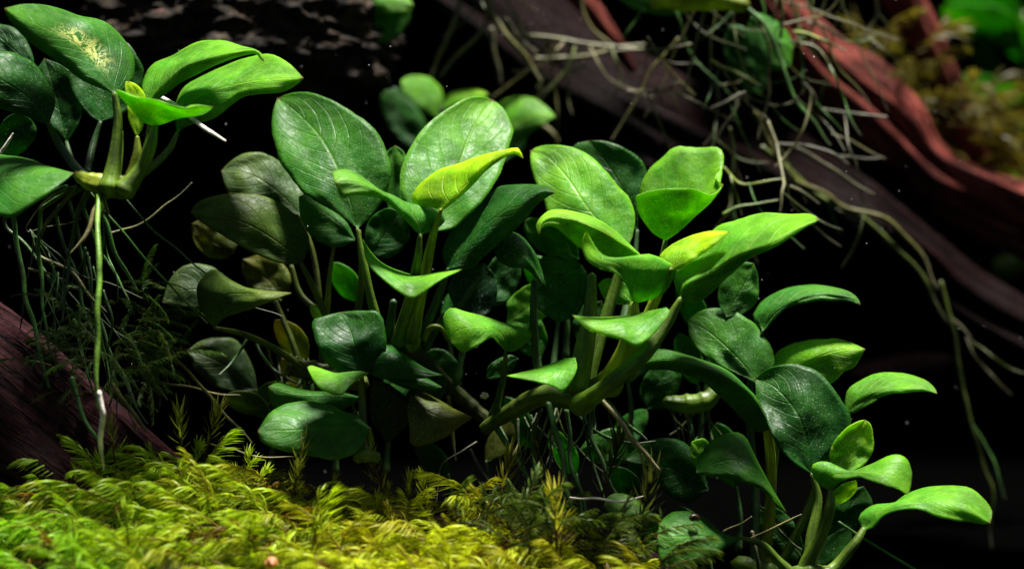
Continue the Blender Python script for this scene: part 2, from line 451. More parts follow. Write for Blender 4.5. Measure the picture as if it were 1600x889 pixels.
# ------------------------------------------------------------------ leaf builder
def leaf(plant, base, tip, M, L, R, d=(0, 0), e=(0, 0), color=MD, pet=None, pw=(9, 13), pcol=STEM,
         mat=None, nu=30, nv=9, wave=0.03, crease=0.35, curl=0.10, label=None, name='leaf'):
    """base/tip and the photo-plane runs of the midrib M and the two margins L and R; d depths along the midrib,
    e how far the margins stand behind (+) or before (-) it"""
    ml = spline([base] + list(M) + [tip], nu)
    ll = spline([base] + list(L) + [tip], nu)
    rl = spline([base] + list(R) + [tip], nu)
    t = np.linspace(0, 1, nu)
    dm = np.interp(t, np.linspace(0, 1, len(d)), d)
    pr = np.sin(np.pi * np.clip(t, 0, 1)) ** 0.7
    so = random.random() * 50
    wave = wave * min(1.0, math.dist(base, tip) / 150.0)
    for arr, ph_ in ((ll, 0.0), (rl, 31.0)):
        for i in range(1, nu - 1):
            off = arr[i] - ml[i]
            arr[i] = ml[i] + off * (1 + pr[i] * (0.035 * noise.noise(Vector((t[i] * 9.0, so, ph_))) + 0.022 * noise.noise(Vector((t[i] * 23.0, so, ph_ + 5)))))
    m3 = np.array([P(x, y, q) for (x, y), q in zip(ml, dm)])
    l3 = np.array([P(x, y, q) for (x, y), q in zip(ll, dm + e[0] * pr)])
    r3 = np.array([P(x, y, q) for (x, y), q in zip(rl, dm + e[1] * pr)])
    ss = np.linspace(-1, 1, 2 * nv + 1)
    verts, uvs, faces = [], [], []
    for i in range(nu):
        for s in ss:
            par = m3[i] + s * (r3[i] - l3[i]) / 2 + s * s * ((r3[i] + l3[i]) / 2 - m3[i])
            lin = m3[i] * (1 - abs(s)) + (r3[i] if s > 0 else l3[i]) * abs(s)
            p = par * (1 - crease) + lin * crease
            if curl and crease < 0.5 and nu < 40:
                ax = m3[min(i + 1, nu - 1)] - m3[max(i - 1, 0)]; sd_ = r3[i] - l3[i]; hw = np.linalg.norm(sd_) / 2
                nn = np.cross(ax, sd_); nl = np.linalg.norm(nn)
                if nl > 1e-12:
                    nn = nn / nl
                    if nn[1] * -1.0 + nn[2] * 0.6 < 0: nn = -nn
                    p = p - nn * curl * hw * (s * s - 0.25 * abs(s))
            # soft undulation of the blade, mostly in depth
            q = noise.noise(Vector((s * 1.3 + so, t[i] * 3.2, so * 0.3))) + 0.6 * noise.noise(Vector((s * 2.2, t[i] * 7 + so, 5.1))) * abs(s)
            p = p + np.array((0, q * wave * 4, q * wave * 0.35)) * S * pr[i]
            verts.append(p); uvs.append((s * 0.5 + 0.5, t[i]))
    W = len(ss)
    for i in range(nu - 1):
        for k in range(W - 1):
            faces.append((i * W + k, i * W + k + 1, (i + 1) * W + k + 1, (i + 1) * W + k))
    o3 = P(base[0], base[1], dm[0])
    me = mesh(name, np.array(verts) - o3, faces, mat or M_LEAF, uvs)
    o = new_obj(name, me, plant, o3)
    o.color = (*color, 1)
    sm = o.modifiers.new('thickness', 'SOLIDIFY'); sm.thickness = 0.018 * S; sm.offset = 0
    if label: o['label'] = label
    if pet:
        pts = [(base[0], base[1], dm[0])] + list(pet)
        pw = np.interp(np.linspace(0, 1, len(pts)), np.linspace(0, 1, len(pw)), pw)
        pw[0] *= 0.72
        a1, a2 = np.array(pts[-2]), np.array(pts[-1])
        pts = pts[:-1] + [tuple(a1 * 0.35 + a2 * 0.65), tuple(a2), tuple(a2 + (a2 - a1) * 0.18)]
        pw = list(pw[:-1]) + [pw[-2] * 0.45 + pw[-1] * 0.55, pw[-1] * 1.15, pw[-1] * 0.8]
        tube('petiole', o, pts, pw, M_STEM, pcol, seg=12, rough=0.05)
    return o

def oval(plant, base, tip, wl, wr, d=(0, 0), e=(-0.2, -0.2), color=MD, bend=0.0, **kw):
    """a leaf whose margins are given by their widths (px) either side of the midrib"""
    b, t = np.array(base, float), np.array(tip, float)
    ax = t - b; ln = np.linalg.norm(ax); ax /= ln; nm = np.array((ax[1], -ax[0]))
    f = lambda u, wd: tuple(b + ax * ln * u + nm * (wd + bend * ln * math.sin(math.pi * u)))
    prof = ((0.08, 0.42), (0.25, 0.85), (0.45, 1.0), (0.65, 0.92), (0.82, 0.65), (0.93, 0.36))
    return leaf(plant, base, tip, [f(u, 0) for u in (0.25, 0.5, 0.75)], [f(u, wl * q) for u, q in prof],
                [f(u, -wr * q) for u, q in prof], d, e, color, **kw)

def plant(name, x, y, d, label, group=None):
    return empty(name, P(x, y, d), label, 'plant', group)

def root(pl, pts, widths, color=RGRN, **kw):
    n_ = 5 * len(pts)
    q = spline(pts, n_); sd = random.random() * 90
    if len(widths) != len(pts): widths = np.linspace(widths[0], widths[-1], len(pts))
    wd = np.interp(np.linspace(0, 1, n_), np.linspace(0, 1, len(widths)), widths)
    wd = wd * np.interp(np.linspace(0, 1, n_), [0, 0.75, 1], [1, 0.95, 0.5])
    ln = np.linalg.norm(np.diff(q[:, :2], axis=0), axis=1).sum()
    for i in range(n_):
        f = min(1.0, i / n_ * 4) * min(1.0, 0.03 * ln)
        u_ = i / n_ * ln / 60.0
        q[i, 0] += 8.0 * f * noise.noise(Vector((u_, sd, 0))); q[i, 1] += 7.0 * f * noise.noise(Vector((u_, sd, 7))); q[i, 2] += 0.06 * f * noise.noise(Vector((u_, sd, 14)))
    pts, widths = [tuple(v) for v in q], wd
    kw.setdefault('n', n_ * 2)
    o = tube('root', pl, pts, widths, M_ROOT, color, seg=8, rough=0.12, seed=random.random() * 9, **kw)
    q3 = np.array([P(*p) for p in pts])
    o['root_len'] = float(np.linalg.norm(np.diff(q3, axis=0), axis=1).sum() / S)
    return o

def rhizome(pl, pts, widths, color=STEMY):
    m_ = 7 * len(pts); q = spline(pts, m_)
    wd = np.interp(np.linspace(0, 1, m_), np.linspace(0, 1, len(widths)), widths)
    ln = np.linalg.norm(np.diff(q[:, :2], axis=0), axis=1).sum()
    wd = wd * (1 + 0.07 * np.abs(np.sin(np.linspace(0, ln / 24.0 * math.pi, m_))) - 0.06) * np.array([1 + 0.12 * noise.noise(Vector((i * 0.4, widths[0], 0))) for i in range(m_)])
    return tube('rhizome', pl, [tuple(v) for v in q], wd, M_STEM, color, seg=18, n=3 * m_, rough=0.16, seed=random.random() * 9)

# ------------------------------------------------------------------ setting: ground, backdrop
def grid_sheet(name, x0, x1, y0, y1, n, f, mat):
    xs = np.linspace(x0, x1, n); ys = np.linspace(y0, y1, n)
    v = [(x * S, y * S, f(x, y) * S) for y in ys for x in xs]
    fc = [(j * n + i, j * n + i + 1, (j + 1) * n + i + 1, (j + 1) * n + i) for j in range(n - 1) for i in range(n - 1)]
    o = new_obj(name, mesh(name, v, fc, mat)); return o

g_ = grid_sheet('ground', -60, 60, -26, 34, 120, lambda x, y: 0.5 * noise.noise(Vector((x * 0.2, y * 0.2, 0))) + 0.15 * noise.noise(Vector((x * 1.1, y * 1.1, 3))) - 0.2, M_SOIL)
tag(g_, kind='structure')
bw = new_obj('backdrop', mesh('backdrop', np.array([(-60, 30, -2), (60, 30, -2), (60, 30, 48), (-60, 30, 48), (-60, 31, -2), (60, 31, -2), (60, 31, 48), (-60, 31, 48)]) * S,
     [(0, 1, 2, 3), (5, 4, 7, 6), (3, 2, 6, 7), (1, 5, 6, 2), (4, 0, 3, 7), (4, 5, 1, 0)], M_BACK, smooth=False))
tag(bw, kind='structure')

# ------------------------------------------------------------------ rock and driftwood
def rock(name, x, y, d, r, label, seed, sub=6):
    bm = bmesh.new(); bmesh.ops.create_icosphere(bm, subdivisions=sub, radius=1.0)
    for v in bm.verts:
        p = v.co.copy(); q = p * 1.6 + Vector((seed, 0, 0))
        h = 0.30 * noise.noise(q) + 0.17 * noise.noise(q * 2.3) + 0.10 * noise.noise(q * 5.1) + 0.07 * abs(noise.noise(q * 9.7)) + 0.05 * noise.noise(q * 19)
        p *= 1 + h
        v.co = Vector((p.x * r[0], p.y * r[1], p.z * r[2])) * S
    me = bpy.data.meshes.new(name); bm.to_mesh(me); bm.free()
    me.polygons.foreach_set('use_smooth', np.ones(len(me.polygons), dtype=bool))
    me.materials.append(M_ROCK)
    return tag(new_obj(name, me, None, P(x, y, d)), label, 'rock')

rock('rock', 365, 55, 6.0, (2.9, 1.7, 1.35), 'dark brown porous rock behind the variegated plant at the upper edge', 3.1)

def wood(name, pts, widths, mat, label, rough=0.25, n=70, seg=40, cat='driftwood', flat=1.0):
    o = tube(name, None, pts, widths, mat, seg=seg, n=n, rough=rough, seed=random.random() * 20, flat=flat, ridge=1.1)
    return tag(o, label, cat)

wood('driftwood_log', [(-260, 500, 1.0), (-70, 610, 0.7), (100, 730, 0.4), (300, 870, 0.2), (540, 990, 0.2)], [280, 270, 235, 200, 150], M_WOOD,
     'purple brown fibrous driftwood log at the lower left, sloping into the moss', 0.17)
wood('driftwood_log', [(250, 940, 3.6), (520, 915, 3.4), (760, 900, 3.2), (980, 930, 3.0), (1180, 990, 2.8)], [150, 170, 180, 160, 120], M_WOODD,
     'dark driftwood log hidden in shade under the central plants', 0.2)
wood('driftwood_branch', [(1130, -60, 9), (1260, 95, 9.5), (1360, 185, 9.7), (1440, 262, 9.8), (1540, 322, 9.8), (1720, 400, 9.8)], [110, 96, 112, 84, 92, 110], M_WOODR,
     'red driftwood branch running diagonally down to the right edge', 0.4, n=120)
wood('driftwood_branch', [(1380, -60, 11), (1420, 20, 11), (1470, 110, 11), (1500, 200, 11.2), (1540, 300, 11.4)], [70, 52, 50, 50, 40], M_WOODR,
     'thin upright reddish branch behind the brown moss at upper right', 0.25)
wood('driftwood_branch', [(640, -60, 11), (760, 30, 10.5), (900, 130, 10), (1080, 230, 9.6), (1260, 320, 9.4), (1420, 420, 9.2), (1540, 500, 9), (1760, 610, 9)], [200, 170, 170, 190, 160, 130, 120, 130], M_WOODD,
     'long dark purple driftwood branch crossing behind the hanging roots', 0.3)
wood('driftwood_branch', [(1340, 590, 10.8), (1440, 592, 10.5), (1540, 598, 10.2), (1640, 612, 10), (1800, 640, 10)], [40, 70, 60, 95, 110], M_WOOD,
     'lowest dim purple driftwood branch in the dark at the right edge', 0.3)
wood('driftwood_branch', [(1400, 405, 9.4), (1470, 455, 9.0), (1540, 500, 8.8), (1620, 540, 8.8), (1800, 620, 8.8)], [20, 50, 62, 70, 90], M_WOODR,
     'middle red driftwood branch at the right edge, under the trailing olive roots', 0.3)
wood('driftwood_branch', [(860, -60, 8.2), (910, 0, 8.2), (945, 45, 8.2), (990, 110, 8.4)], [36, 34, 28, 14], M_WOODR,
     'short reddish twig pointing down above the centre', 0.2)

# ------------------------------------------------------------------ plant A: upper left, variegated
A = plant('variegated_plant', 165, 290, -0.6, 'plant at upper left with cream-flecked leaf, its rhizome hanging over long roots')
rhizome(A, [(118, 272, -0.5), (140, 284, -0.6), (168, 291, -0.65), (196, 288, -0.6), (210, 278, -0.5)], [14, 30, 38, 36, 20])
leaf(A, (179, 146), (7, 14), [(165, 122), (140, 90), (112, 66), (63, 42)],
     [(203, 134), (212, 108), (206, 76), (189, 51), (160, 31), (124, 23), (82, 9), (41, 6)],
     [(160, 138), (135, 126), (94, 98), (54, 69), (19, 35)], (-0.6, -0.5, -0.9, -1.3), (0.75, -0.15), MD,
     pet=[(184, 190, -0.6), (180, 240, -0.65), (171, 294, -0.74)], pw=(12, 15, 20, 33), mat=M_LEAFV, label='large leaf with cream flecks along its midrib')
leaf(A, (157, 191), (165, 55), [(160, 150), (165, 100)], [(140, 180), (118, 153), (106, 118), (115, 80), (140, 58)],
     [(197, 173), (222, 124), (220, 98), (205, 72), (185, 58)], (0.3, 0.7), (-0.2, -0.1), DK,
     pet=[(146, 225, 0.2), (138, 262, -0.1), (140, 284, -0.5)], pw=(9, 11, 12, 14), pcol=STEMD)
leaf(A, (76, 195), (-70, 95), [(50, 160), (10, 130), (-30, 108)], [(86, 162), (78, 134), (57, 104), (25, 84), (-10, 80), (-45, 82)],
     [(55, 188), (38, 180), (0, 167), (-40, 140)], (-0.5, -0.8, -1.0), (0.4, 0.0), DK,
     pet=[(92, 225, -0.3), (112, 254, -0.4), (138, 282, -0.6)], pw=(11, 13, 14, 16), pcol=STEMD)
leaf(A, (58, 118), (-40, 36), [(35, 90), (0, 60)], [(52, 88), (41, 62), (25, 45), (0, 38)], [(40, 115), (10, 100), (-25, 65)], (0.4, 0.6), (0.1, -0.1), DK)
leaf(A, (104, 222), (70, 92), [(95, 180), (82, 130)], [(122, 195), (128, 150), (110, 110)], [(80, 205), (55, 165), (52, 120)], (0.8, 1.1), (-0.1, -0.1), DK,
     pet=[(112, 250, 0.4), (130, 276, -0.3)], pw=(8, 10, 12), pcol=STEMD)
leaf(A, (30, 175), (-10, 250), [(28, 200), (10, 230)], [(50, 190), (55, 215), (25, 245)], [(10, 185), (-10, 215)], (0.6, 0.9), (0, 0), DK)
leaf(A, (-60, 285), (115, 271), [(-20, 280), (40, 275), (80, 270)], [(-30, 245), (0, 238), (39, 243), (79, 258)],
     [(-40, 325), (0, 331), (18, 335), (55, 311), (87, 291)], (-0.9, -1.2, -1.1), (0.9, -0.5), MD, label='leaf cut by the left edge, low and drooping')
leaf(A, (232, 160), (412, 96), [(250, 140), (268, 124), (292, 104), (331, 92), (368, 84), (400, 80)],
     [(221, 138), (236, 104), (268, 88), (305, 68), (346, 64), (378, 73), (398, 78), (410, 86)],
     [(246, 155), (262, 145), (283, 129), (324, 107), (368, 90), (398, 84), (407, 92)], (-0.5, -0.7, -0.9), (1.0, 0.35), BR,
     pet=[(236, 200, -0.4), (228, 245, -0.5), (204, 288, -0.55)], pw=(10, 14, 18, 26), crease=0.75, label='bright arching leaf with a hooked brown tip')
leaf(A, (277, 208), (474, 123), [(282, 183), (302, 156), (340, 140), (394, 128), (435, 124)],
     [(272, 182), (274, 155), (290, 130), (331, 108), (378, 90), (419, 83), (450, 97)],
     [(293, 195), (334, 182), (359, 163), (384, 146), (435, 142), (457, 135)], (-0.2, 0.0, -0.3), (0.9, 0.0), BR,
     pet=[(264, 234, -0.25), (238, 260, -0.4), (206, 284, -0.5)], pw=(9, 11, 12, 16), pcol=STEM)
leaf(A, (243, 197), (333, 168), [(238, 178), (258, 170), (285, 176), (310, 170)],
     [(222, 190), (202, 167), (180, 140), (205, 151), (246, 157), (283, 170), (303, 164)],
     [(265, 190), (283, 184), (315, 179)], (-0.8, -1.1, -1.5, -1.5), (-0.1, 0.3), BR,
     pet=[(236, 225, -0.8), (222, 262, -0.72), (194, 298, -0.76)], pw=(11, 18, 22, 32), pcol=STEM, curl=0, label='small curled leaf with a wavy margin')
leaf(A, (214, 214), (200, 128), [(212, 180), (208, 150)], [(204, 190), (198, 150), (196, 130)], [(224, 195), (228, 160), (226, 146), (212, 132)], (-0.6, -0.6), (-0.12, 0.12), YL,
     pet=[(214, 240, -0.6), (206, 275, -0.6)], pw=(10, 15, 20), pcol=STEMY, label='newest leaf, narrow, rolled and yellow')
tube('stub', A, [(188, 205, -0.4), (187, 240, -0.45), (182, 280, -0.55)], (9, 14), M_STEM, STEM)
root(A, [(162, 300, -0.7), (150, 335, -0.9), (132, 368, -1.0), (108, 397, -1.1)], (8, 9, 8, 5), RTAN)
root(A, [(154, 305, -0.8), (152, 400, -1.5), (153, 500, -1.8), (154, 600, -1.9), (156, 640, -1.9)], (8, 9, 9, 9, 9), (0.14, 0.30, 0.02))
root(A, [(154.5, 612, -1.9), (157, 655, -1.85), (159, 700, -1.7), (162, 735, -1.5)], (9, 9, 8, 5), RWHT)
root(A, [(246, 150, 0.5), (290, 175, 0.0), (325, 200, -0.8), (353, 221, -1.3)], (7, 7, 8, 7), RWHT)
root(A, [(-2, 245, 0.3), (6, 235, 0.3), (18, 206, 0.3)], (6, 6, 4), RWHT)
for pts, wd, c in [
    ([(150, 330, 0.0), (180, 385, 0.0), (215, 455, 0.1)], (8, 7), RGRN),
    ([(60, 395, 0.3), (110, 425, 0.2), (150, 470, 0.1), (165, 490, 0.1)], (7, 6), ROLV),
    ([(20, 340, 0.2), (38, 450, 0.1), (62, 540, 0.0), (84, 630, -0.1), (92, 700, -0.2)], (9, 7), RGRN),
    ([(62, 340, 0.2), (62, 430, 0.2), (70, 500, 0.1), (82, 560, 0.1)], (7, 6), RGRN),
    ([(112, 380, 0.2), (104, 430, 0.1), (98, 500, 0.1)], (7, 6), STEMD),
    ([(88, 340, 0.3), (118, 440, 0.3), (150, 530, 0.2), (230, 660, 0.1)], (6, 6), STEMD),
    ([(130, 330, 0.3), (165, 410, 0.3), (205, 475, 0.2)], (6, 5), RGRN),
    ([(40, 358, 0.3), (90, 352, 0.3), (127, 342, 0.3)], (3, 2), RPAL),
    ([(112, 590, -0.3), (125, 640, -0.4), (150, 680, -0.5), (162, 705, -0.5)], (9, 6), RGRN),
    ([(172, 595, 0.1), (205, 640, 0.0), (232, 672, 0.0)], (9, 8), ROLV),
    ([(225, 570, 0.3), (245, 600, 0.2), (262, 625, 0.2)], (6, 5), RTAN),
    ([(172, 367, 0.4), (230, 340, 0.6), (275, 305, 0.8), (300, 285, 0.9)], (6, 3), ROLV),
    ([(45, 420, 0.3), (100, 440, 0.2), (125, 452, 0.2)], (5, 4), ROLV),
    ([(10, 350, 0.5), (50, 400, 0.4), (120, 500, 0.3), (180, 570, 0.2)], (6, 5), STEMD),
    ([(108, 310, 0.4), (135, 420, 0.4), (170, 540, 0.3), (215, 640, 0.1)], (6, 5), STEMD)]:
    if pts[0][1] < 400: pts = [(150 + (pts[0][0] - 150) * 0.35, 292, -0.2), (pts[0][0] * 0.8 + 30, (292 + pts[0][1]) / 2, 0.1)] + pts
    root(A, pts, wd, c)

# ------------------------------------------------------------------ plant H: olive, at the left of the centre
H = plant('olive_plant', 500, 600, 1.2, 'shaded plant with dull olive algae-covered leaves, behind and beside the central plant')
rhizome(H, [(455, 575, 1.3), (490, 580, 1.2), (530, 590, 1.2), (570, 600, 1.3)], [24, 32, 34, 24], OL)
leaf(H, (468, 335), (346, 268), [(440, 305), (405, 280), (372, 268)], [(475, 305), (455, 276), (443, 258), (425, 244), (402, 237), (379, 240), (358, 254)],
     [(430, 340), (390, 325), (358, 300), (350, 285)], (1.4, 1.6), (0.2, -0.2), (0.06, 0.13, 0.03), pet=[(490, 400, 1.3), (500, 480, 1.2), (505, 570, 1.2)], pw=(8, 11), pcol=OL)
leaf(H, (471, 413), (298, 333), [(440, 383), (390, 352), (335, 335)], [(484, 380), (475, 352), (455, 329), (431, 313), (402, 303), (361, 301), (323, 309), (304, 321)],
     [(440, 411), (400, 396), (367, 378), (338, 361), (314, 346)], (0.6, 0.3, 0.2), (0.35, -0.15), (0.06, 0.12, 0.014), pet=[(490, 450, 0.8), (515, 510, 1.0), (535, 580, 1.2)], pw=(10, 12), pcol=OL, label='olive oval leaf, dull with algae')
leaf(H, (335, 512), (455, 458), [(336, 485), (350, 462), (385, 459), (425, 458)], [(315, 491), (305, 455), (315, 430), (334, 421), (357, 436), (380, 447), (412, 452)],
     [(347, 498), (365, 490), (395, 479), (425, 467)], (-0.2, -0.6, -0.9, -0.8), (0.5, -0.1), (0.065, 0.13, 0.02), pet=[(380, 522, 0.5), (430, 545, 0.9), (480, 578, 1.2)], pw=(8, 13), pcol=OL, label='curled drooping leaf with a long pointed tip')
leaf(H, (345, 480), (254, 472), [(315, 455), (285, 455)], [(345, 440), (338, 420), (315, 412), (288, 414), (265, 437)], [(320, 482), (303, 480), (273, 477)], (1.0, 0.9), (0.2, -0.1), GY)
leaf(H, (402, 610), (293, 548), [(370, 585), (330, 560)], [(395, 575), (370, 535), (345, 527), (315, 532)], [(370, 612), (330, 600), (305, 575)], (1.6, 1.6), (0.1, -0.1), GY)
leaf(H, (365, 395), (300, 350), [(345, 385), (320, 370)], [(372, 375), (350, 352), (320, 342)], [(350, 405), (320, 400), (302, 375)], (1.8, 1.9), (0, 0), OL)
leaf(H, (400, 650), (455, 600), [(415, 635), (435, 615)], [(392, 630), (405, 605), (430, 595)], [(420, 655), (450, 640)], (1.5, 1.5), (0, 0), (0.05, 0.12, 0.02))
leaf(H, (440, 470), (380, 405), [(425, 445), (402, 425)], [(455, 440), (440, 410), (410, 398)], [(415, 470), (390, 450), (378, 425)], (1.9, 2.0), (0, 0), OL)
for pts, wd, c in [([(522, 385, 1.0), (515, 430, 1.0), (512, 470, 1.0), (508, 500, 1.1)], (5, 13), STEMY),
                   ([(455, 415, 1.3), (470, 460, 1.2), (510, 500, 1.1), (540, 560, 1.1)], (8, 12), OL),
                   ([(560, 360, 0.9), (565, 420, 0.9), (560, 480, 1.0), (545, 560, 1.1)], (8, 14), OL),
                   ([(430, 470, 1.6), (455, 530, 1.4), (470, 575, 1.3)], (8, 11), OL)]:
    tube('petiole', H, pts, wd, M_STEM, c)
root(H, [(250, 598, 0.3), (300, 606, 0.5), (350, 616, 0.8), (392, 622, 1.0)], (4, 4), RTAN)
root(H, [(258, 545, 0.2), (300, 590, 0.4), (345, 640, 0.5), (395, 690, 0.4)], (5, 6), ROLV)
root(H, [(330, 694, -0.2), (362, 702, -0.3), (400, 711, -0.2), (480, 714, 0.1)], (3, 3, 3, 2), RTAN)
tube('bud', H, [(500, 500, 0.9), (492, 485, 0.9), (486, 475, 0.9)], (14, 16, 3), M_STEM, YL)

# ------------------------------------------------------------------ plant B: centre, the two biggest leaves
B = plant('round_leaf_plant', 625, 560, 0.2, 'central plant with two large round upright leaves and a yellow young leaf between')
rhizome(B, [(570, 525, 0.5), (600, 532, 0.4), (630, 540, 0.3), (665, 575, 1.2), (720, 620, 1.9), (770, 665, 2.0)], [26, 36, 38, 26, 22, 20], (0.04, 0.05, 0.012))
leaf(B, (558, 357), (434, 154), [(549, 322), (530, 268), (505, 220), (468, 180)],
     [(542, 343), (513, 322), (478, 301), (452, 272), (434, 243), (424, 202), (426, 174)],
     [(574, 344), (595, 319), (607, 292), (610, 263), (602, 231), (583, 199), (557, 176), (513, 153), (481, 143), (455, 145)],
     (0.2, 0.35, 0.9, 1.6), (-0.25, 0.05), MD, pet=[(566, 400, 0.2), (578, 460, 0.25), (596, 530, 0.35)], pw=(7, 11, 14, 20), label='large round leaf, deep green')
leaf(B, (676, 362), (770, 157), [(693, 318), (716, 262), (733, 213), (752, 178)],
     [(650, 340), (629, 306), (625, 271), (631, 246), (647, 217), (669, 191), (700, 167), (732, 151), (754, 150)],
     [(708, 356), (726, 340), (751, 315), (773, 287), (789, 255), (798, 220), (803, 203), (796, 183), (786, 168)],
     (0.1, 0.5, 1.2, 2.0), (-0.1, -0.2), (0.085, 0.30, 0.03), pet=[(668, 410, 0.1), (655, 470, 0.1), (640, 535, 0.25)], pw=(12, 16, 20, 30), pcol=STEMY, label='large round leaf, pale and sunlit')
leaf(B, (689, 328), (817, 248), [(707, 312), (732, 286), (763, 256), (795, 238), (810, 236)],
     [(668, 323), (642, 317), (653, 290), (685, 265), (713, 256), (748, 243), (789, 234), (810, 232)],
     [(698, 323), (729, 294), (757, 266), (790, 243), (806, 240)], (-0.7, -0.9, -1.0), (0.55, 0.1), YL,
     pet=[(676, 370, -0.4), (662, 440, -0.1), (645, 520, 0.1)], pw=(8, 13, 17, 22), pcol=STEMY, label='newest leaf, lime yellow with a hooked tip')
leaf(B, (656, 367), (524, 286), [(651, 345), (626, 317), (582, 294), (548, 285)],
     [(644, 354), (629, 336), (614, 321), (598, 309), (572, 303), (550, 303), (534, 308)],
     [(682, 358), (697, 342), (675, 323), (644, 319), (620, 306), (603, 302), (574, 280), (548, 265), (521, 267)],
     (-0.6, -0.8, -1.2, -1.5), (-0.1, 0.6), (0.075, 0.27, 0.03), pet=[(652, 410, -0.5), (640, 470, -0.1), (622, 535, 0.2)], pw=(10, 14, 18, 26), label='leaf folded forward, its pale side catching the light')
leaf(B, (700, 420), (867, 302), [(725, 388), (768, 345), (815, 312), (848, 298)],
     [(690, 395), (705, 358), (740, 325), (773, 292), (807, 287), (842, 288), (858, 293)],
     [(735, 418), (754, 400), (795, 363), (820, 340), (836, 321), (855, 307)], (0.2, 0.1, 0.0), (0.7, -0.1), DK,
     pet=[(690, 450, 0.3), (670, 500, 0.3), (645, 540, 0.3)], pw=(9, 13, 15, 20), pcol=STEMD, label='dark leaf leaning out to the side')
leaf(B, (567, 375), (722, 421), [(580, 402), (606, 424), (640, 440), (682, 430)], [(580, 392), (598, 409), (625, 420), (655, 427), (685, 423)],
     [(575, 408), (602, 434), (630, 455), (645, 462), (664, 450), (690, 434)], (-0.7, -1.0, -0.9), (0.75, -0.3), BR, wave=0.015, label='thin leaf seen edge-on, curved like a bow')
leaf(B, (555, 376), (467, 308), [(530, 350), (495, 325)], [(545, 352), (528, 336), (498, 318), (476, 305)], [(525, 386), (490, 372), (470, 340)], (0.9, 1.1), (0.1, -0.1), MD)
leaf(B, (578, 398), (626, 332), [(595, 375), (612, 350)], [(570, 370), (580, 340), (605, 325)], [(610, 402), (639, 375), (636, 345)], (0.8, 0.9), (0, 0), DK)
leaf(B, (614, 345), (617, 228), [(614, 300), (616, 260)], [(602, 310), (597, 270), (603, 240)], [(630, 310), (637, 270), (632, 240)], (1.5, 1.8), (-0.1, -0.1), MD)
leaf(B, (735, 495), (757, 411), [(742, 465), (750, 435)], [(712, 480), (700, 450), (718, 420)], [(763, 490), (776, 462), (774, 432)], (0.9, 1.1), (0, 0), (0.014, 0.07, 0.03), pet=[(725, 540, 0.9), (715, 590, 0.8)], pw=(8, 12), pcol=STEMD)
leaf(B, (772, 372), (853, 452), [(800, 385), (830, 412)], [(780, 362), (810, 365), (835, 392), (848, 425)], [(775, 400), (795, 415), (825, 420)], (0.3, 0.0, -0.2), (0.5, 0.1), DK)
leaf(B, (790, 548), (706, 536), [(787, 528), (772, 514), (742, 510), (714, 518)], [(779, 536), (768, 527), (742, 541), (722, 549)],
     [(803, 549), (826, 533), (832, 517), (794, 505), (758, 493), (722, 484), (702, 480), (691, 500)], (0.0, -0.2, -0.5, -0.5), (-0.2, 0.4), BR,
     pet=[(788, 580, 0.2), (780, 620, 0.6), (772, 648, 0.9)], pw=(7, 10, 12, 16), pcol=STEMD, label='low leaf rolled over like a saddle')
tube('petiole', B, [(615, 470, 0.0), (610, 505, 0.1), (608, 540, 0.3)], (11, 18), M_STEM, STEMD)
tube('petiole', B, [(745, 440, 0.5), (715, 480, 0.5), (690, 500, 0.6), (665, 545, 0.5)], (10, 14), M_STEM, STEMD)
tube('petiole', B, [(700, 530, 0.3), (688, 512, 0.2), (672, 512, 0.2), (662, 530, 0.3)], (8, 8, 9, 12), M_STEM, STEMY)
for pts, wd, c in [([(770, 660, 0.9), (800, 710, 0.6), (835, 760, 0.3), (872, 812, 0.0)], (9, 8), RGRN),
                   ([(745, 690, 0.8), (720, 705, 0.6), (690, 730, 0.4), (685, 790, 0.2)], (3, 2), RPAL),
                   ([(700, 620, 0.7), (705, 660, 0.8), (712, 720, 0.8)], (7, 5), RTAN)]:
    root(B, pts, wd, c)

tube('root', B, [(735, 702, 0.12), (748, 728, 0.1), (764, 752, 0.08)], (6, 5), M_ROOT, (0.03, 0.025, 0.02))['root_len'] = 0.6
# ------------------------------------------------------------------ plant G: small, low, in front
G = plant('low_small_plant', 570, 720, -0.4, 'small low dark green plant in front of the central plant, above the moss')
rhizome(G, [(556, 716, -0.3), (572, 712, -0.3), (590, 716, -0.2)], [18, 24, 18], STEM)
leaf(G, (565, 583), (532, 488), [(558, 555), (548, 520)], [(535, 580), (515, 572), (500, 548), (487, 503), (507, 493)], [(585, 575), (603, 550), (602, 515), (592, 486), (563, 484)],
     (-0.3, -0.3, 0.05), (-0.15, 0.1), DK, pet=[(566, 620, -0.1), (568, 660, -0.2), (572, 708, -0.3)], pw=(8, 12, 13, 15), pcol=OL, label='broad leaf with a squared-off upper edge')
leaf(G, (575, 584), (694, 586), [(592, 565), (630, 570), (662, 580)], [(574, 555), (578, 532), (588, 525), (613, 537), (651, 566), (675, 580)], [(600, 590), (640, 590), (670, 588)], (-0.2, -0.4, -0.4), (0.5, -0.05), DK)
leaf(G, (576, 583), (480, 574), [(548, 588), (515, 588)], [(555, 578), (525, 581), (500, 574), (487, 571)], [(562, 590), (548, 599), (533, 615), (510, 611), (494, 597)], (-0.4, -0.7, -0.8), (0.3, -0.25), BR, label='small bright leaf folded down')
leaf(G, (566, 622), (419, 605), [(520, 618), (465, 615)], [(530, 612), (495, 611), (464, 606), (434, 598)], [(530, 640), (470, 645), (428, 635)], (-0.1, 0.0, 0.1), (0.4, 0.1), MD)
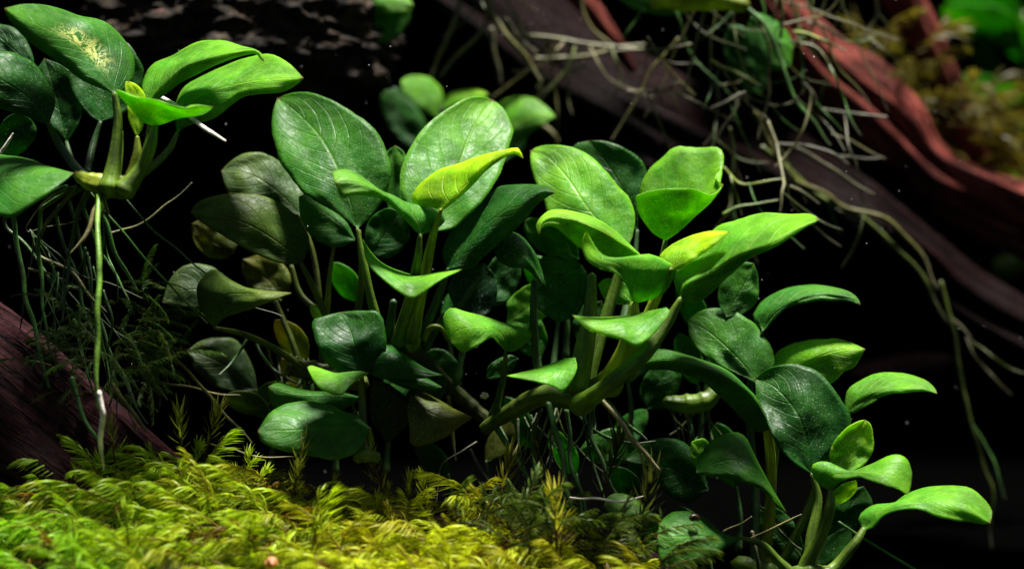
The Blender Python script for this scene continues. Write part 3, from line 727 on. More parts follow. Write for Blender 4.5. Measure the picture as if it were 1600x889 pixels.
leaf(G, (577, 668), (403, 674), [(545, 668), (500, 669), (445, 672)], [(560, 650), (533, 640), (518, 632), (479, 626), (449, 630), (422, 644)], [(565, 695), (548, 710), (518, 716), (479, 709), (441, 701), (411, 690)],
     (-0.4, -0.7, -1.0), (0.4, -0.15), MD, pet=[(580, 690, -0.3), (574, 708, -0.3)], pw=(8, 12), label='oval leaf lying out over the moss')
leaf(G, (640, 610), (738, 652), [(665, 640), (700, 655)], [(660, 612), (690, 625), (715, 640)], [(637, 640), (640, 670), (645, 695), (690, 684), (720, 664)], (0.0, -0.3, -0.2), (0.4, -0.1), OL)
leaf(G, (584, 592), (606, 692), [(596, 625), (602, 660)], [(610, 602), (638, 628), (636, 664)], [(578, 625), (582, 660)], (0.0, 0.1), (0.1, 0.1), (0.02, 0.05, 0.015))
leaf(G, (600, 590), (690, 605), [(630, 592), (660, 596)], [(625, 583), (660, 588)], [(630, 605), (665, 612)], (-0.1, 0.0), (0.2, 0.1), DK)
tube('petiole', G, [(556, 645, 0.0), (558, 680, -0.1), (562, 712, -0.2)], (12, 15), M_STEM, STEM)

# ------------------------------------------------------------------ plant C: centre right
C = plant('yellow_shoot_plant', 900, 640, 0.2, 'right central plant with thick olive rhizome, yellow shoot and long pointed side leaf')
rhizome(C, [(948, 598, 0.0), (925, 612, 0.0), (895, 620, 0.1), (850, 618, 0.3), (800, 642, 0.6), (755, 672, 0.9)], [34, 42, 38, 32, 26, 18], (0.075, 0.12, 0.012))
leaf(C, (975, 395), (829, 236), [(950, 362), (918, 325), (888, 280), (857, 247)],
     [(940, 400), (890, 375), (854, 328), (850, 314), (837, 285), (829, 258)], [(988, 370), (991, 335), (982, 308), (959, 281), (928, 247), (901, 232), (874, 226), (845, 228)],
     (0.5, 0.9, 1.8), (-0.15, 0.2), BR, pet=[(960, 450, 0.5), (940, 520, 0.4), (915, 600, 0.2)], pw=(10, 16, 20, 26), label='large leaf with a yellowing upper end')
leaf(C, (996, 360), (920, 220), [(985, 320), (955, 265)], [(950, 320), (905, 265), (895, 230)], [(1000, 325), (1010, 275), (1002, 250), (975, 231), (948, 221)], (1.6, 2.0), (0, 0), DK, pet=[(990, 420, 1.4), (975, 500, 1.0)], pw=(8, 13), pcol=STEMD)
leaf(C, (1040, 376), (1130, 289), [(1062, 360), (1087, 337), (1111, 315)],
     [(1020, 358), (1004, 332), (1001, 292), (1016, 264), (1040, 241), (1056, 232), (1094, 232), (1121, 231), (1131, 245), (1127, 264), (1116, 277)],
     [(1018, 362), (1000, 338), (994, 318), (997, 304), (1036, 296), (1080, 295), (1112, 305)], (1.0, 0.9, 0.8), (0.9, -0.6), BR, nu=40, nv=12,
     pet=[(1030, 430, 0.8), (1010, 510, 0.4), (985, 580, 0.0)], pw=(10, 14, 18, 24), wave=0.015, label='folded leaf like a purse with a notch in its margin')
leaf(C, (1001, 399), (842, 365), [(968, 378), (935, 358), (901, 345), (867, 340), (847, 347)],
     [(978, 377), (962, 362), (935, 344), (901, 332), (867, 328), (849, 336), (838, 352)], [(982, 404), (945, 402), (905, 385), (880, 362), (860, 352), (846, 357)], (-0.2, -0.4, -0.6, -0.7), (0.7, 0.25), LM, crease=0.7, label='arching leaf with a hooked tip')
leaf(C, (991, 474), (916, 361), [(988, 440), (966, 414), (936, 404), (917, 386)],
     [(980, 447), (966, 428), (943, 421), (918, 403), (911, 380)], [(1036, 461), (1059, 425), (1050, 411), (1016, 397), (985, 403), (965, 405), (940, 396), (926, 378)],
     (-0.6, -0.9, -1.2, -1.3), (-0.15, 0.45), BR, pet=[(988, 510, -0.5), (980, 550, -0.35), (950, 602, 0.0)], pw=(18, 28, 36, 40), pcol=STEMY, wave=0.015, label='cupped leaf, veined outside turned to the front')
leaf(C, (1048, 420), (1139, 362), [(1062, 402), (1087, 386), (1114, 372)], [(1030, 404), (1043, 386), (1070, 371), (1104, 361)], [(1060, 421), (1087, 403), (1114, 382)], (-0.5, -0.5, -0.6), (0.4, -0.1), YL,
     pet=[(1030, 455, -0.4), (1010, 500, -0.3), (985, 570, -0.2)], pw=(9, 15, 18, 22), pcol=STEMY, label='newest leaf, bright yellow')
leaf(C, (1064, 466), (1281, 344), [(1072, 445), (1104, 430), (1158, 399), (1205, 382), (1245, 360)],
     [(1054, 440), (1062, 418), (1087, 388), (1121, 355), (1151, 345), (1188, 334), (1232, 335), (1266, 335)],
     [(1088, 474), (1112, 456), (1137, 432), (1171, 403), (1205, 387), (1232, 372), (1258, 355)], (-0.6, -0.8, -1.1, -1.0), (1.1, 0.35), BR, crease=0.7, nu=36,
     pet=[(1040, 507, -0.6), (1003, 556, -0.75), (955, 598, -0.75), (908, 632, -0.25)], pw=(12, 20, 25, 26, 32), label='long pointed leaf reaching out to the right')
leaf(C, (1135, 495), (1178, 412), [(1150, 465), (1168, 435)], [(1122, 470), (1130, 430), (1155, 410)], [(1160, 492), (1184, 470), (1185, 435)], (1.0, 1.2), (0, 0), MD)
leaf(C, (1041, 481), (895, 493), [(1005, 505), (960, 506), (925, 501)], [(1010, 485), (974, 491), (924, 494)], [(1046, 487), (1035, 504), (1017, 523), (997, 537), (975, 529), (940, 520), (915, 511)], (-1.0, -1.3, -1.2), (0.6, -0.2), BR, wave=0.015, label='boat-shaped leaf lying in front of the thick stems')
leaf(C, (899, 559), (792, 587), [(875, 580), (840, 585)], [(880, 560), (855, 568), (823, 578)], [(901, 575), (891, 595), (880, 609), (866, 602), (837, 594), (812, 590)], (-0.6, -0.8, -0.8), (0.45, -0.2), BR, wave=0.015, label='small drooping leaf in front of the rhizome')
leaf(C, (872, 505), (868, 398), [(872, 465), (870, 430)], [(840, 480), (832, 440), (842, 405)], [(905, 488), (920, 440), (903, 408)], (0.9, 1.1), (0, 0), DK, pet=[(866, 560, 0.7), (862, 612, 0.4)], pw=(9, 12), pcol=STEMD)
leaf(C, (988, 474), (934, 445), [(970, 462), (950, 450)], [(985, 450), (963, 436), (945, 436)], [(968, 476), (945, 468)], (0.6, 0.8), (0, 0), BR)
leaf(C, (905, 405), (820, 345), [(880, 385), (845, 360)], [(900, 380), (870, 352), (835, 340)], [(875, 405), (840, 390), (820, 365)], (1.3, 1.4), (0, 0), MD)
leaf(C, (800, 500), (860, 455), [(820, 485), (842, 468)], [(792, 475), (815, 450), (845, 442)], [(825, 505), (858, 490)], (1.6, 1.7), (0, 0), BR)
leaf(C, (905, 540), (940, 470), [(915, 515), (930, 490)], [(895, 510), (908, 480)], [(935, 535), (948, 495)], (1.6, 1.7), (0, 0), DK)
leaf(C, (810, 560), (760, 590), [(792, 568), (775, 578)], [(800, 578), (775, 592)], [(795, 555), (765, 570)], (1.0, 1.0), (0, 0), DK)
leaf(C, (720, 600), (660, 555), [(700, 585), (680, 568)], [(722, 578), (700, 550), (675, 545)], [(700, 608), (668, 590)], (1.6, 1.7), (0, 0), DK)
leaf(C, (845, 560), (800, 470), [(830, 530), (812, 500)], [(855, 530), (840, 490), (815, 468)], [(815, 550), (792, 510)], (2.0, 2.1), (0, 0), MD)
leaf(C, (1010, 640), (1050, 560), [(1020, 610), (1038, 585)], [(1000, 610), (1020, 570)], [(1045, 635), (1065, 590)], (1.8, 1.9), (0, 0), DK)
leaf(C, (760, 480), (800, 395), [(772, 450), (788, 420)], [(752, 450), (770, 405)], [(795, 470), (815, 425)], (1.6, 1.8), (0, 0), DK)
for pts, wd, c in [([(835, 440, 0.2), (834, 500, 0.2), (838, 560, 0.3), (850, 612, 0.3)], (12, 16), STEMD),
                   ([(925, 430, 0.0), (922, 490, 0.0), (914, 540, -0.05), (900, 608, -0.05)], (14, 24, 32, 40), STEM)]:
    tube('petiole', C, pts, wd, M_STEM, c)
for pts, wd, c in [([(935, 620, -0.3), (965, 655, -0.5), (995, 695, -0.7), (1028, 735, -0.8)], (8, 9, 9, 6), RTAN),
                   ([(946, 625, -0.1), (980, 660, -0.1), (1012, 690, -0.1)], (7, 6), RGRN),
                   ([(856, 630, 0.0), (872, 680, -0.2), (885, 740, -0.3), (893, 790, -0.4), (900, 830, -0.4)], (10, 9), RGRN),
                   ([(885, 640, 0.4), (890, 700, 0.4), (905, 760, 0.3), (925, 830, 0.2)], (8, 7), STEMD),
                   ([(925, 635, 0.3), (925, 680, 0.3), (950, 750, 0.2), (968, 780, 0.2)], (9, 7), STEMD),
                   ([(845, 640, 0.5), (830, 690, 0.5), (845, 740, 0.4), (850, 800, 0.3)], (7, 6), OL),
                   ([(890, 777, -0.6), (925, 780, -0.7), (965, 784, -0.8), (1007, 773, -0.9)], (3, 4, 4, 3), RWHT)]:
    root(C, pts, wd, c)

# ------------------------------------------------------------------ plant E: right, behind D
E = plant('arching_leaf_plant', 1180, 900, 0.8, 'right-hand plant with slim arching leaves spreading behind the corner plant')
rhizome(E, [(1150, 880, 0.9), (1185, 890, 0.8), (1220, 900, 0.8)], [28, 38, 28], STEM)
leaf(E, (1188, 602), (1074, 500), [(1155, 562), (1112, 522)], [(1150, 582), (1107, 560), (1080, 531)], [(1208, 575), (1206, 545), (1190, 518), (1168, 497), (1138, 482), (1101, 483)], (0.6, 0.8, 1.2), (-0.1, 0.1), MD,
     pet=[(1200, 680, 0.6), (1205, 760, 0.7), (1195, 885, 0.8)], pw=(9, 14, 16, 20), pcol=STEMY)
leaf(E, (1192, 516), (1344, 476), [(1208, 488), (1238, 468), (1278, 459), (1322, 463)], [(1176, 494), (1196, 467), (1233, 450), (1276, 446), (1318, 453), (1338, 464)], [(1198, 513), (1212, 495), (1235, 479), (1276, 470), (1322, 470)],
     (0.9, 0.8, 0.6), (0.5, 0.0), MD, crease=0.6, pet=[(1180, 560, 1.0), (1170, 640, 1.0), (1180, 760, 0.9), (1180, 885, 0.8)], pw=(7, 10, 12, 14, 16), pcol=STEMD, label='uppermost leaf, slim, arching over in a half circle')
leaf(E, (1222, 602), (1352, 546), [(1250, 572), (1290, 553), (1325, 546)], [(1204, 575), (1217, 547), (1249, 532), (1285, 529), (1307, 528), (1332, 536)], [(1260, 608), (1299, 597), (1316, 580), (1336, 570)], (0.7, 0.6, 0.4), (0.5, -0.1), LM,
     pet=[(1215, 680, 0.7), (1205, 780, 0.8), (1192, 885, 0.8)], pw=(8, 11, 14), label='light green leaf lit from above')
leaf(E, (1322, 644), (1464, 615), [(1345, 622), (1385, 605), (1430, 603)], [(1320, 624), (1328, 605), (1360, 587), (1402, 582), (1439, 591), (1458, 604)], [(1336, 644), (1360, 630), (1392, 615), (1429, 612), (1455, 612)], (0.6, 0.4, 0.2), (0.6, -0.05), BR,
     crease=0.5, pet=[(1300, 700, 0.7), (1260, 800, 0.7), (1215, 895, 0.8)], pw=(8, 11, 14, 16), pcol=STEM, label='leaf reaching farthest right with a drooping tip')
leaf(E, (1203, 670), (1004, 568), [(1185, 630), (1150, 598), (1100, 575), (1045, 562)], [(1196, 640), (1165, 604), (1133, 577), (1086, 559), (1038, 546), (1014, 551)], [(1182, 674), (1154, 648), (1128, 622), (1096, 595), (1049, 579), (1015, 577)],
     (0.1, -0.2, -0.2, 0.2), (0.5, 0.2), MD, crease=0.6, pet=[(1207, 720, 0.3), (1205, 800, 0.6), (1195, 885, 0.8)], pw=(8, 12, 16), pcol=STEMY, label='long leaf bent downwards, its underside in shade')
leaf(E, (1107, 765), (978, 718), [(1065, 740), (1020, 725)], [(1095, 725), (1070, 692), (1033, 684), (1000, 695)], [(1070, 785), (1015, 750), (985, 735)], (1.0, 1.0), (0.1, 0), DK)
leaf(E, (990, 722), (905, 705), [(960, 712), (930, 705)], [(996, 695), (975, 675), (950, 670), (920, 685)], [(965, 724), (930, 722)], (1.4, 1.4), (0, 0), MD)
leaf(E, (1110, 730), (1080, 690), [(1100, 715), (1088, 700)], [(1112, 705), (1100, 685)], [(1090, 728), (1078, 710)], (0.7, 0.7), (0, 0), BR)
leaf(E, (944, 790), (1030, 820), [(970, 792), (1000, 800)], [(950, 776), (966, 770), (992, 777), (1015, 796)], [(958, 812), (985, 812), (1010, 815)], (0.0, -0.2, -0.2), (0.3, -0.05), (0.08, 0.2, 0.025), label='small leaf turning brown at its tip')
leaf(E, (1245, 880), (1180, 800), [(1225, 850), (1200, 820)], [(1255, 850), (1235, 810), (1205, 790)], [(1215, 880), (1180, 850)], (1.1, 1.2), (0, 0), DK)
leaf(E, (1300, 840), (1350, 760), [(1315, 810), (1335, 780)], [(1290, 805), (1310, 770)], [(1330, 835), (1362, 790)], (1.0, 1.1), (0, 0), DK)
rhizome(E, [(1040, 628, 1.5), (1070, 632, 1.5), (1105, 625, 1.5), (1125, 600, 1.6)], [20, 30, 30, 16], STEM)
root(E, [(1072, 645, 1.4), (1078, 665, 1.4), (1084, 690, 1.4)], (8, 8, 7), RPAL)
for pts, wd, c in [([(1130, 830, 0.6), (1160, 818, 0.5), (1178, 805, 0.4)], (3, 3), RTAN),
                   ([(1165, 845, 0.3), (1205, 825, 0.2), (1252, 805, 0.1)], (4, 4), RTAN),
                   ([(1175, 830, 0.5), (1180, 860, 0.5), (1185, 900, 0.5)], (7, 6), RPAL)]:
    root(E, pts, wd, c)

# ------------------------------------------------------------------ plant D: lower right corner
Dp = plant('corner_plant', 1270, 905, -0.6, 'plant at lower right with one big dark heart-shaped leaf above small shiny leaves')
rhizome(Dp, [(1225, 905, -0.4), (1255, 900, -0.6), (1290, 902, -0.6), (1320, 915, -0.5)], [30, 40, 40, 28], STEM)
leaf(Dp, (1268, 740), (1180, 592), [(1263, 698), (1245, 645), (1212, 606)], [(1233, 716), (1212, 689), (1196, 652), (1182, 624)],
     [(1302, 710), (1323, 684), (1331, 657), (1323, 636), (1302, 605), (1276, 578), (1239, 567), (1202, 573)], (-0.4, -0.3, 0.3), (-0.15, 0.05), DK,
     pet=[(1278, 780, -0.4), (1268, 840, -0.5), (1262, 895, -0.6)], pw=(9, 14, 18, 26), label='big dark oval leaf, upright')
leaf(Dp, (1320, 740), (1352, 656), [(1328, 712), (1342, 680)], [(1298, 722), (1302, 694), (1323, 668), (1340, 658)], [(1349, 727), (1365, 705), (1365, 678), (1360, 662)], (-0.4, -0.3), (-0.1, -0.1), LM, label='small upright lime leaf')
leaf(Dp, (1298, 766), (1417, 772), [(1300, 744), (1325, 740), (1362, 738), (1398, 745)],
     [(1276, 752), (1268, 731), (1278, 722), (1297, 723), (1324, 736), (1360, 726), (1392, 712), (1414, 715), (1424, 737), (1422, 762)],
     [(1316, 751), (1339, 745), (1365, 752), (1392, 760), (1408, 766)], (-0.8, -1.0, -1.3, -1.4), (0.35, -0.1), BR, nu=40,
     pet=[(1297, 790, -0.8), (1285, 830, -0.7), (1262, 880, -0.6), (1256, 898, -0.6)], pw=(12, 17, 20, 26, 30), wave=0.015, label='shiny leaf spread forward')
leaf(Dp, (1300, 790), (1338, 750), [(1312, 778), (1328, 762)], [(1300, 770), (1318, 756)], [(1322, 782), (1338, 765)], (-0.7, -0.8), (0, 0), YL, label='newest leaf, small and yellow')
leaf(Dp, (1350, 826), (1547, 817), [(1368, 802), (1400, 788), (1450, 780), (1505, 788)], [(1340, 808), (1362, 788), (1397, 783), (1414, 770), (1455, 757), (1508, 757), (1534, 774), (1550, 797)],
     [(1362, 824), (1385, 800), (1429, 792), (1465, 803), (1508, 813), (1535, 818)], (-0.4, -0.7, -1.0), (0.6, -0.2), BR,
     pet=[(1335, 850, -0.5), (1310, 880, -0.5), (1285, 902, -0.6)], pw=(14, 16, 18, 20), label='leaf stretched out to the right, edge on')
leaf(Dp, (1088, 738), (1228, 800), [(1115, 725), (1150, 720), (1183, 740), (1208, 772)], [(1092, 714), (1112, 686), (1144, 674), (1166, 682), (1178, 705), (1191, 731), (1208, 763)],
     [(1107, 743), (1149, 747), (1181, 758), (1204, 775)], (-0.7, -1.0, -0.9), (0.5, -0.1), MD, label='drooping leaf with a long curved tip')
leaf(Dp, (1159, 840), (1027, 838), [(1120, 838), (1070, 838)], [(1133, 834), (1107, 810), (1080, 797), (1054, 799), (1034, 815)], [(1128, 858), (1091, 879), (1059, 889), (1033, 876)], (-0.8, -1.1, -1.2), (0.5, -0.2), MD,
     pet=[(1190, 850, -0.7), (1230, 890, -0.6)], pw=(8, 12, 16), label='round leaf at the lower edge carrying a snail')
for pts, wd, c in [([(1310, 815, -0.3), (1360, 848, -0.4), (1430, 890, -0.6)], (5, 5), RGRN)]:
    tube('petiole', Dp, pts, wd, M_STEM, c)

# ------------------------------------------------------------------ snail, pebble, banded stub, orange creature
def blob(name, x, y, d, r, mat, label, cat, seed=0.0, amp=0.12, sub=3):
    bm = bmesh.new(); bmesh.ops.create_icosphere(bm, subdivisions=sub, radius=1.0)
    for v in bm.verts:
        p = v.co.copy(); p *= 1 + amp * noise.noise(p * 1.5 + Vector((seed, 0, 0)))
        v.co = Vector((p.x * r[0], p.y * r[1], p.z * r[2])) * 0.01 * S
    me = bpy.data.meshes.new(name); bm.to_mesh(me); bm.free()
    me.polygons.foreach_set('use_smooth', np.ones(len(me.polygons), dtype=bool)); me.materials.append(mat)
    return tag(new_obj(name, me, None, P(x, y, d)), label, cat)

# coiled snail: a tapering spiral tube
sp = []
sr = []
for i in range(26):
    a_ = i * 0.52; rr = 8.0 * math.exp(-a_ * 0.13)
    sp.append(P(1084 + rr * math.cos(a_) * 0.8, 811 - rr * math.sin(a_) * 0.6 - 0.25 * i, -1.05 - 0.004 * i)); sr.append(0.005 * S * 9.0 * math.exp(-a_ * 0.12))
sn = new_obj('snail', tube_mesh('snail', np.array(sp) - sp[0], sr, M_DARK, seg=10, n=90), None, sp[0])
tag(sn, 'tiny dark brown snail on the round leaf at the lower edge', 'snail')
blob('pebble', 757, 618, 0.1, (6, 6, 6), M_PEB, 'tiny pale pebble lodged above the rhizome', 'pebble', 2.0, 0.35)
blob('shrimp', 424, 878, -2.7, (8, 12, 8), M_ORANGE, 'small blurred orange creature half sunk in the yellow moss', 'shrimp', 5.0, 0.4)

# ------------------------------------------------------------------ background plants F
F = plant('background_plant', 720, 330, 7, 'out-of-focus plant behind the two big central leaves, its bright leaf pointing right')
k = dict(nu=20, nv=6)
leaf(F, (686, 185), (626, 130), [(672, 165), (650, 145)], [(693, 165), (692, 142), (676, 123), (651, 117), (632, 122)], [(672, 178), (657, 167), (638, 152)], (7.2, 7), (0.5, -0.2), BR, **k)
leaf(F, (660, 240), (600, 140), [(640, 205), (620, 170)], [(668, 205), (650, 165), (620, 138)], [(625, 225), (600, 190), (594, 160)], (7.8, 8), (0.1, 0), DK, **k)
leaf(F, (690, 170), (763, 148), [(715, 158), (740, 150)], [(694, 156), (706, 145), (736, 139), (752, 142)], [(715, 172), (745, 162)], (6.8, 6.5), (0.4, 0), LM, **k)
leaf(F, (775, 225), (868, 183), [(800, 198), (835, 182)], [(770, 180), (783, 157), (809, 150), (834, 153), (856, 169)], [(799, 228), (815, 217), (840, 198)], (6.6, 6.2), (0.5, -0.1), BR, **k)
leaf(F, (790, 250), (790, 170), [(792, 220), (792, 190)], [(760, 225), (765, 180)], [(820, 230), (812, 180)], (8, 8.2), (0, 0), DK, **k)
for q in ([(686, 185, 7.2), (700, 250, 7.2), (715, 330, 7.1)], [(690, 170, 6.8), (705, 240, 7), (718, 330, 7)], [(775, 225, 6.6), (755, 280, 6.8), (730, 335, 7)], [(660, 240, 7.8), (690, 300, 7.5)]):
    tube('petiole', F, q, (9, 13), M_STEM, STEMD)
rhizome(F, [(690, 345, 7), (730, 345, 7), (770, 350, 7)], [30, 34, 26], STEM)

F2 = plant('background_plant', 600, -40, 6, 'blurred dark green plant hanging in from the upper edge beside the rock')
leaf(F2, (575, -20), (646, 8), [(600, -5), (625, 0)], [(590, -30), (625, -20)], [(580, 15), (610, 20), (640, 18)], (6, 5.7), (0.4, -0.1), BR, **k)
leaf(F2, (600, -10), (585, 66), [(598, 20), (592, 45)], [(570, 10), (556, 50), (568, 62)], [(635, 5), (641, 28), (627, 54), (603, 68)], (6.2, 6), (0, 0), MD, **k)
tube('petiole', F2, [(600, -10, 6.2), (604, -40, 6.2), (610, -80, 6.2)], (10, 14), M_STEM, STEMD)
tube('petiole', F2, [(575, -20, 6), (590, -50, 6.1), (610, -80, 6.2)], (10, 14), M_STEM, STEMD)

# hanging plant with roots at upper right
R_ = plant('hanging_root_plant', 1090, -20, 5, 'blurred plant at the upper edge trailing a tangle of pale and olive roots')
rhizome(R_, [(1020, 2, 5.2), (1075, -2, 5), (1120, 0, 4.9), (1165, 8, 4.9)], [26, 36, 34, 24], STEMY)
leaf(R_, (1175, 25), (1235, 105), [(1195, 45), (1220, 75)], [(1190, 22), (1222, 40), (1240, 70)], [(1165, 60), (1180, 95), (1210, 110)], (5, 4.8), (0.3, 0), MD, **k)
leaf(R_, (1140, 40), (1190, 150), [(1155, 80), (1175, 120)], [(1165, 45), (1195, 85), (1200, 125)], [(1130, 75), (1145, 120), (1170, 145)], (5.6, 5.6), (0, 0), DK, **k)
leaf(R_, (1070, 20), (960, -10), [(1030, 8), (990, -5)], [(1040, -15), (990, -20)], [(1035, 25), (985, 12)], (5.8, 5.8), (0, 0), MD, **k)
RT = [
    ([(1165, 12, 4.9), (1195, 40, 4.8), (1215, 80, 4.7), (1240, 150, 4.6), (1298, 228, 4.5)], (12, 8), RGRN),
    ([(1185, 30, 4.9), (1200, 80, 4.8), (1205, 130, 4.8), (1195, 180, 4.8), (1185, 218, 4.7)], (8, 6), ROLV),
    ([(1100, 20, 5), (1085, 80, 5), (1075, 125, 5), (1062, 150, 5)], (8, 7), ROLV),
    ([(1240, 50, 4.8), (1270, 55, 4.7), (1302, 72, 4.6)], (7, 6), STEMY),
    ([(1235, 65, 4.8), (1275, 80, 4.7), (1305, 112, 4.6)], (7, 7), RTAN),
    ([(1220, 60, 4.9), (1222, 20, 4.9), (1220, -20, 4.9)], (8, 8), ROLV),
    ([(1112, 95, 5), (1150, 115, 4.9), (1186, 138, 4.8)], (6, 5), STEMY),
    ([(1165, 145, 4.8), (1135, 158, 4.7), (1110, 168, 4.7)], (6, 7), RPAL),
    ([(1155, 150, 4.9), (1145, 178, 4.8), (1130, 200, 4.8), (1105, 240, 4.8)], (7, 5), RPAL),
    ([(1060, 130, 5.2), (1030, 138, 5.1), (980, 142, 5)], (7, 5), RTAN),
    ([(1080, 70, 5.2), (1030, 78, 5.2), (960, 80, 5.2)], (7, 6), ROLV),
    ([(1060, 60, 5.6), (1020, 110, 5.6), (985, 180, 5.6), (958, 222, 5.6)], (6, 7), ROLV),
    ([(1215, 225, 4.6), (1260, 232, 4.5), (1300, 242, 4.4), (1328, 255, 4.4)], (7, 9), RPAL),
    ([(1130, 262, 3.6), (1155, 283, 3.5), (1185, 286, 3.4), (1222, 280, 3.4)], (7, 7), STEMY),
    ([(1200, 190, 4.4), (1215, 240, 4), (1228, 285, 3.6), (1222, 305, 3.4), (1217, 332, 3.3)], (8, 7), ROLV),
    ([(1235, 292, 3.7), (1260, 305, 3.8), (1280, 318, 3.9)], (8, 9), RPAL),
    ([(1130, 335, 3.2), (1165, 320, 3.2), (1220, 312, 3.3)], (8, 6), STEM),
    ([(1255, 130, 4.8), (1275, 150, 4.7), (1272, 168, 4.7)], (7, 6), RPAL),
    ([(1280, 170, 5.2), (1330, 178, 5.2), (1385, 182, 5.2)], (7, 8), RPAL),
    ([(1300, 210, 5), (1340, 230, 5), (1380, 250, 5)], (7, 5), ROLV),
    ([(1240, 230, 5.4), (1300, 260, 5.4), (1340, 290, 5.4), (1370, 308, 5.4)], (8, 8), RPAL),
    ([(1310, 245, 5.2), (1345, 250, 5.2), (1380, 248, 5.2)], (7, 6), RPAL),
    ([(1140, 200, 5.4), (1145, 260, 5.4), (1140, 320, 5.4)], (8, 7), OL),
    ([(1120, 130, 5.5), (1118, 200, 5.5), (1100, 230, 5.5)], (6, 5), RPAL),
    ([(1260, 35, 5.6), (1300, 55, 5.6), (1328, 66, 5.6)], (7, 6), RPAL),
    ([(1085, 150, 5.3), (1060, 120, 5.3), (1040, 95, 5.3), (1010, 60, 5.3)], (6, 6), ROLV),
    ([(1180, 175, 5.6), (1230, 270, 5.8), (1300, 310, 6), (1390, 350, 6.2), (1440, 400, 6.4), (1470, 450, 6.4)], (12, 10), ROLV),
    ([(1190, 230, 5.8), (1260, 290, 6), (1340, 340, 6.2), (1400, 390, 6.3), (1450, 450, 6.4), (1490, 510, 6.4)], (14, 12), OL),
    ([(1470, 440, 6.4), (1490, 520, 6.4), (1500, 580, 6.4), (1515, 650, 6.4), (1545, 760, 6.4), (1550, 860, 6.4)], (9, 8), OL),
    ([(1480, 490, 6.4), (1505, 520, 6.4), (1525, 545, 6.4)], (7, 6), RPAL),
    ([(1345, 60, 6.6), (1372, 30, 6.6), (1360, -20, 6.6)], (9, 8), ROLV),
]
for pts, wd, c in RT: root(R_, pts, [0.68 * q for q in wd], c)
def tangle(pl, sources, count, lo, hi, wlo, whi, cols, drift, fan=0.5, bnd=0.6):
    for k_ in range(count):
        src = spline(sources[int(rng.integers(len(sources)))], 20)
        p = np.array(src[int(rng.integers(1, 19))], float)
        a_ = math.atan2(drift[1], drift[0]) + rng.normal(0, fan)
        ln = rng.uniform(lo, hi); bend = rng.normal(0, bnd)
        pts = [tuple(p)]
        for j in range(4):
            a_ += bend / 4 + rng.normal(0, 0.12)
            p = p + np.array((math.cos(a_) * ln / 4, math.sin(a_) * ln / 4, rng.normal(0, 0.12)))
            pts.append(tuple(p))
        w_ = rng.uniform(wlo, whi)
        root(pl, pts, (w_, w_ * 0.7), cols[int(rng.integers(len(cols)))])
tangle(R_, [q[0] for q in RT], 46, 40, 140, 2.0, 4.2, [ROLV, OL, RGRN, RGRN, (0.06, 0.09, 0.02), (0.05, 0.06, 0.015), RPAL], (0.45, 1.0))
TOPR = [[(960, -30, 5.6), (1100, -10, 5.4), (1250, -30, 5.4), (1350, -40, 6.0)]]
tangle(R_, TOPR, 20, 100, 260, 2.5, 4.6, [ROLV, OL, RGRN, (0.07, 0.08, 0.02)], (0.15, 1.0))

# roots of a plant above the frame, dangling over the centre
Q_ = plant('dangling_root_plant', 770, -40, 7, 'olive roots dangling from a plant cut off by the upper edge above the centre')
rhizome(Q_, [(700, -50, 7), (740, -40, 7), (790, -42, 7), (840, -50, 7)], [28, 36, 34, 24], STEM)
for pts, wd, c in [
    ([(728, -40, 7), (714, 15, 7), (698, 55, 7), (672, 120, 7)], (8, 10), ROLV),
    ([(762, -30, 7), (758, 32, 7), (735, 68, 7), (684, 118, 7)], (8, 8), ROLV),
    ([(760, -30, 7), (770, 20, 6.9), (800, 62, 6.8), (825, 95, 6.8), (847, 128, 6.8)], (10, 12, 11, 10, 9), ROLV),
    ([(790, 30, 7.2), (815, 60, 7.2), (838, 84, 7.2)], (7, 8), RPAL),
    ([(768, 45, 7.6), (775, 90, 7.6), (780, 135, 7.6)], (10, 9), RPAL),
    ([(812, 54, 7), (870, 62, 7), (930, 72, 7), (1000, 80, 7)], (8, 9), ROLV),
    ([(835, 92, 7.2), (890, 94, 7.2), (950, 82, 7.2), (1010, 70, 7.2)], (8, 9), ROLV),
    ([(915, 100, 7.2), (880, 118, 7.2), (843, 152, 7.2)], (8, 8), RPAL),
    ([(850, 198, 7.6), (862, 210, 7.6), (872, 224, 7.6)], (9, 9), ROLV),
    ([(905, -20, 7.4), (925, 45, 7.4), (960, 75, 7.4)], (8, 7), RTAN)]:
    root(Q_, pts, [0.85 * q for q in wd], c)
tangle(Q_, [[(700, -40, 7), (760, -30, 7), (840, -40, 7)], [(830, 56, 7), (1000, 80, 7)]], 14, 70, 170, 3, 5, [ROLV, OL, RTAN, (0.07, 0.08, 0.02)], (0.2, 1.0))

tangle(A, [[(120, 300, 0.1), (200, 305, 0.1)], [(40, 350, 0.3), (100, 440, 0.2)], [(130, 380, 0.2), (190, 520, 0.2)]], 22, 130, 320, 2.5, 5.0, [STEMD, RGRN, (0.03, 0.07, 0.015)], (0.1, 1.0), 0.25, 0.3)
tangle(C, [[(760, 670, 1.0), (860, 640, 0.6), (950, 620, 0.4)]], 16, 90, 190, 3, 6, [STEMD, (0.04, 0.06, 0.015), (0.05, 0.07, 0.012)], (0.1, 1.0), 0.3, 0.5)
tangle(E, [[(1040, 640, 1.5), (1110, 640, 1.5)], [(1150, 780, 0.9), (1230, 800, 0.8)]], 12, 60, 150, 3, 5, [STEMD, (0.05, 0.07, 0.012)], (0.0, 1.0), 0.3, 0.5)
tangle(H, [[(380, 520, 1.2), (470, 560, 1.3), (560, 590, 1.3)]], 14, 70, 150, 3, 6, [(0.05, 0.07, 0.012), STEMD], (0.0, 1.0), 0.3, 0.5)
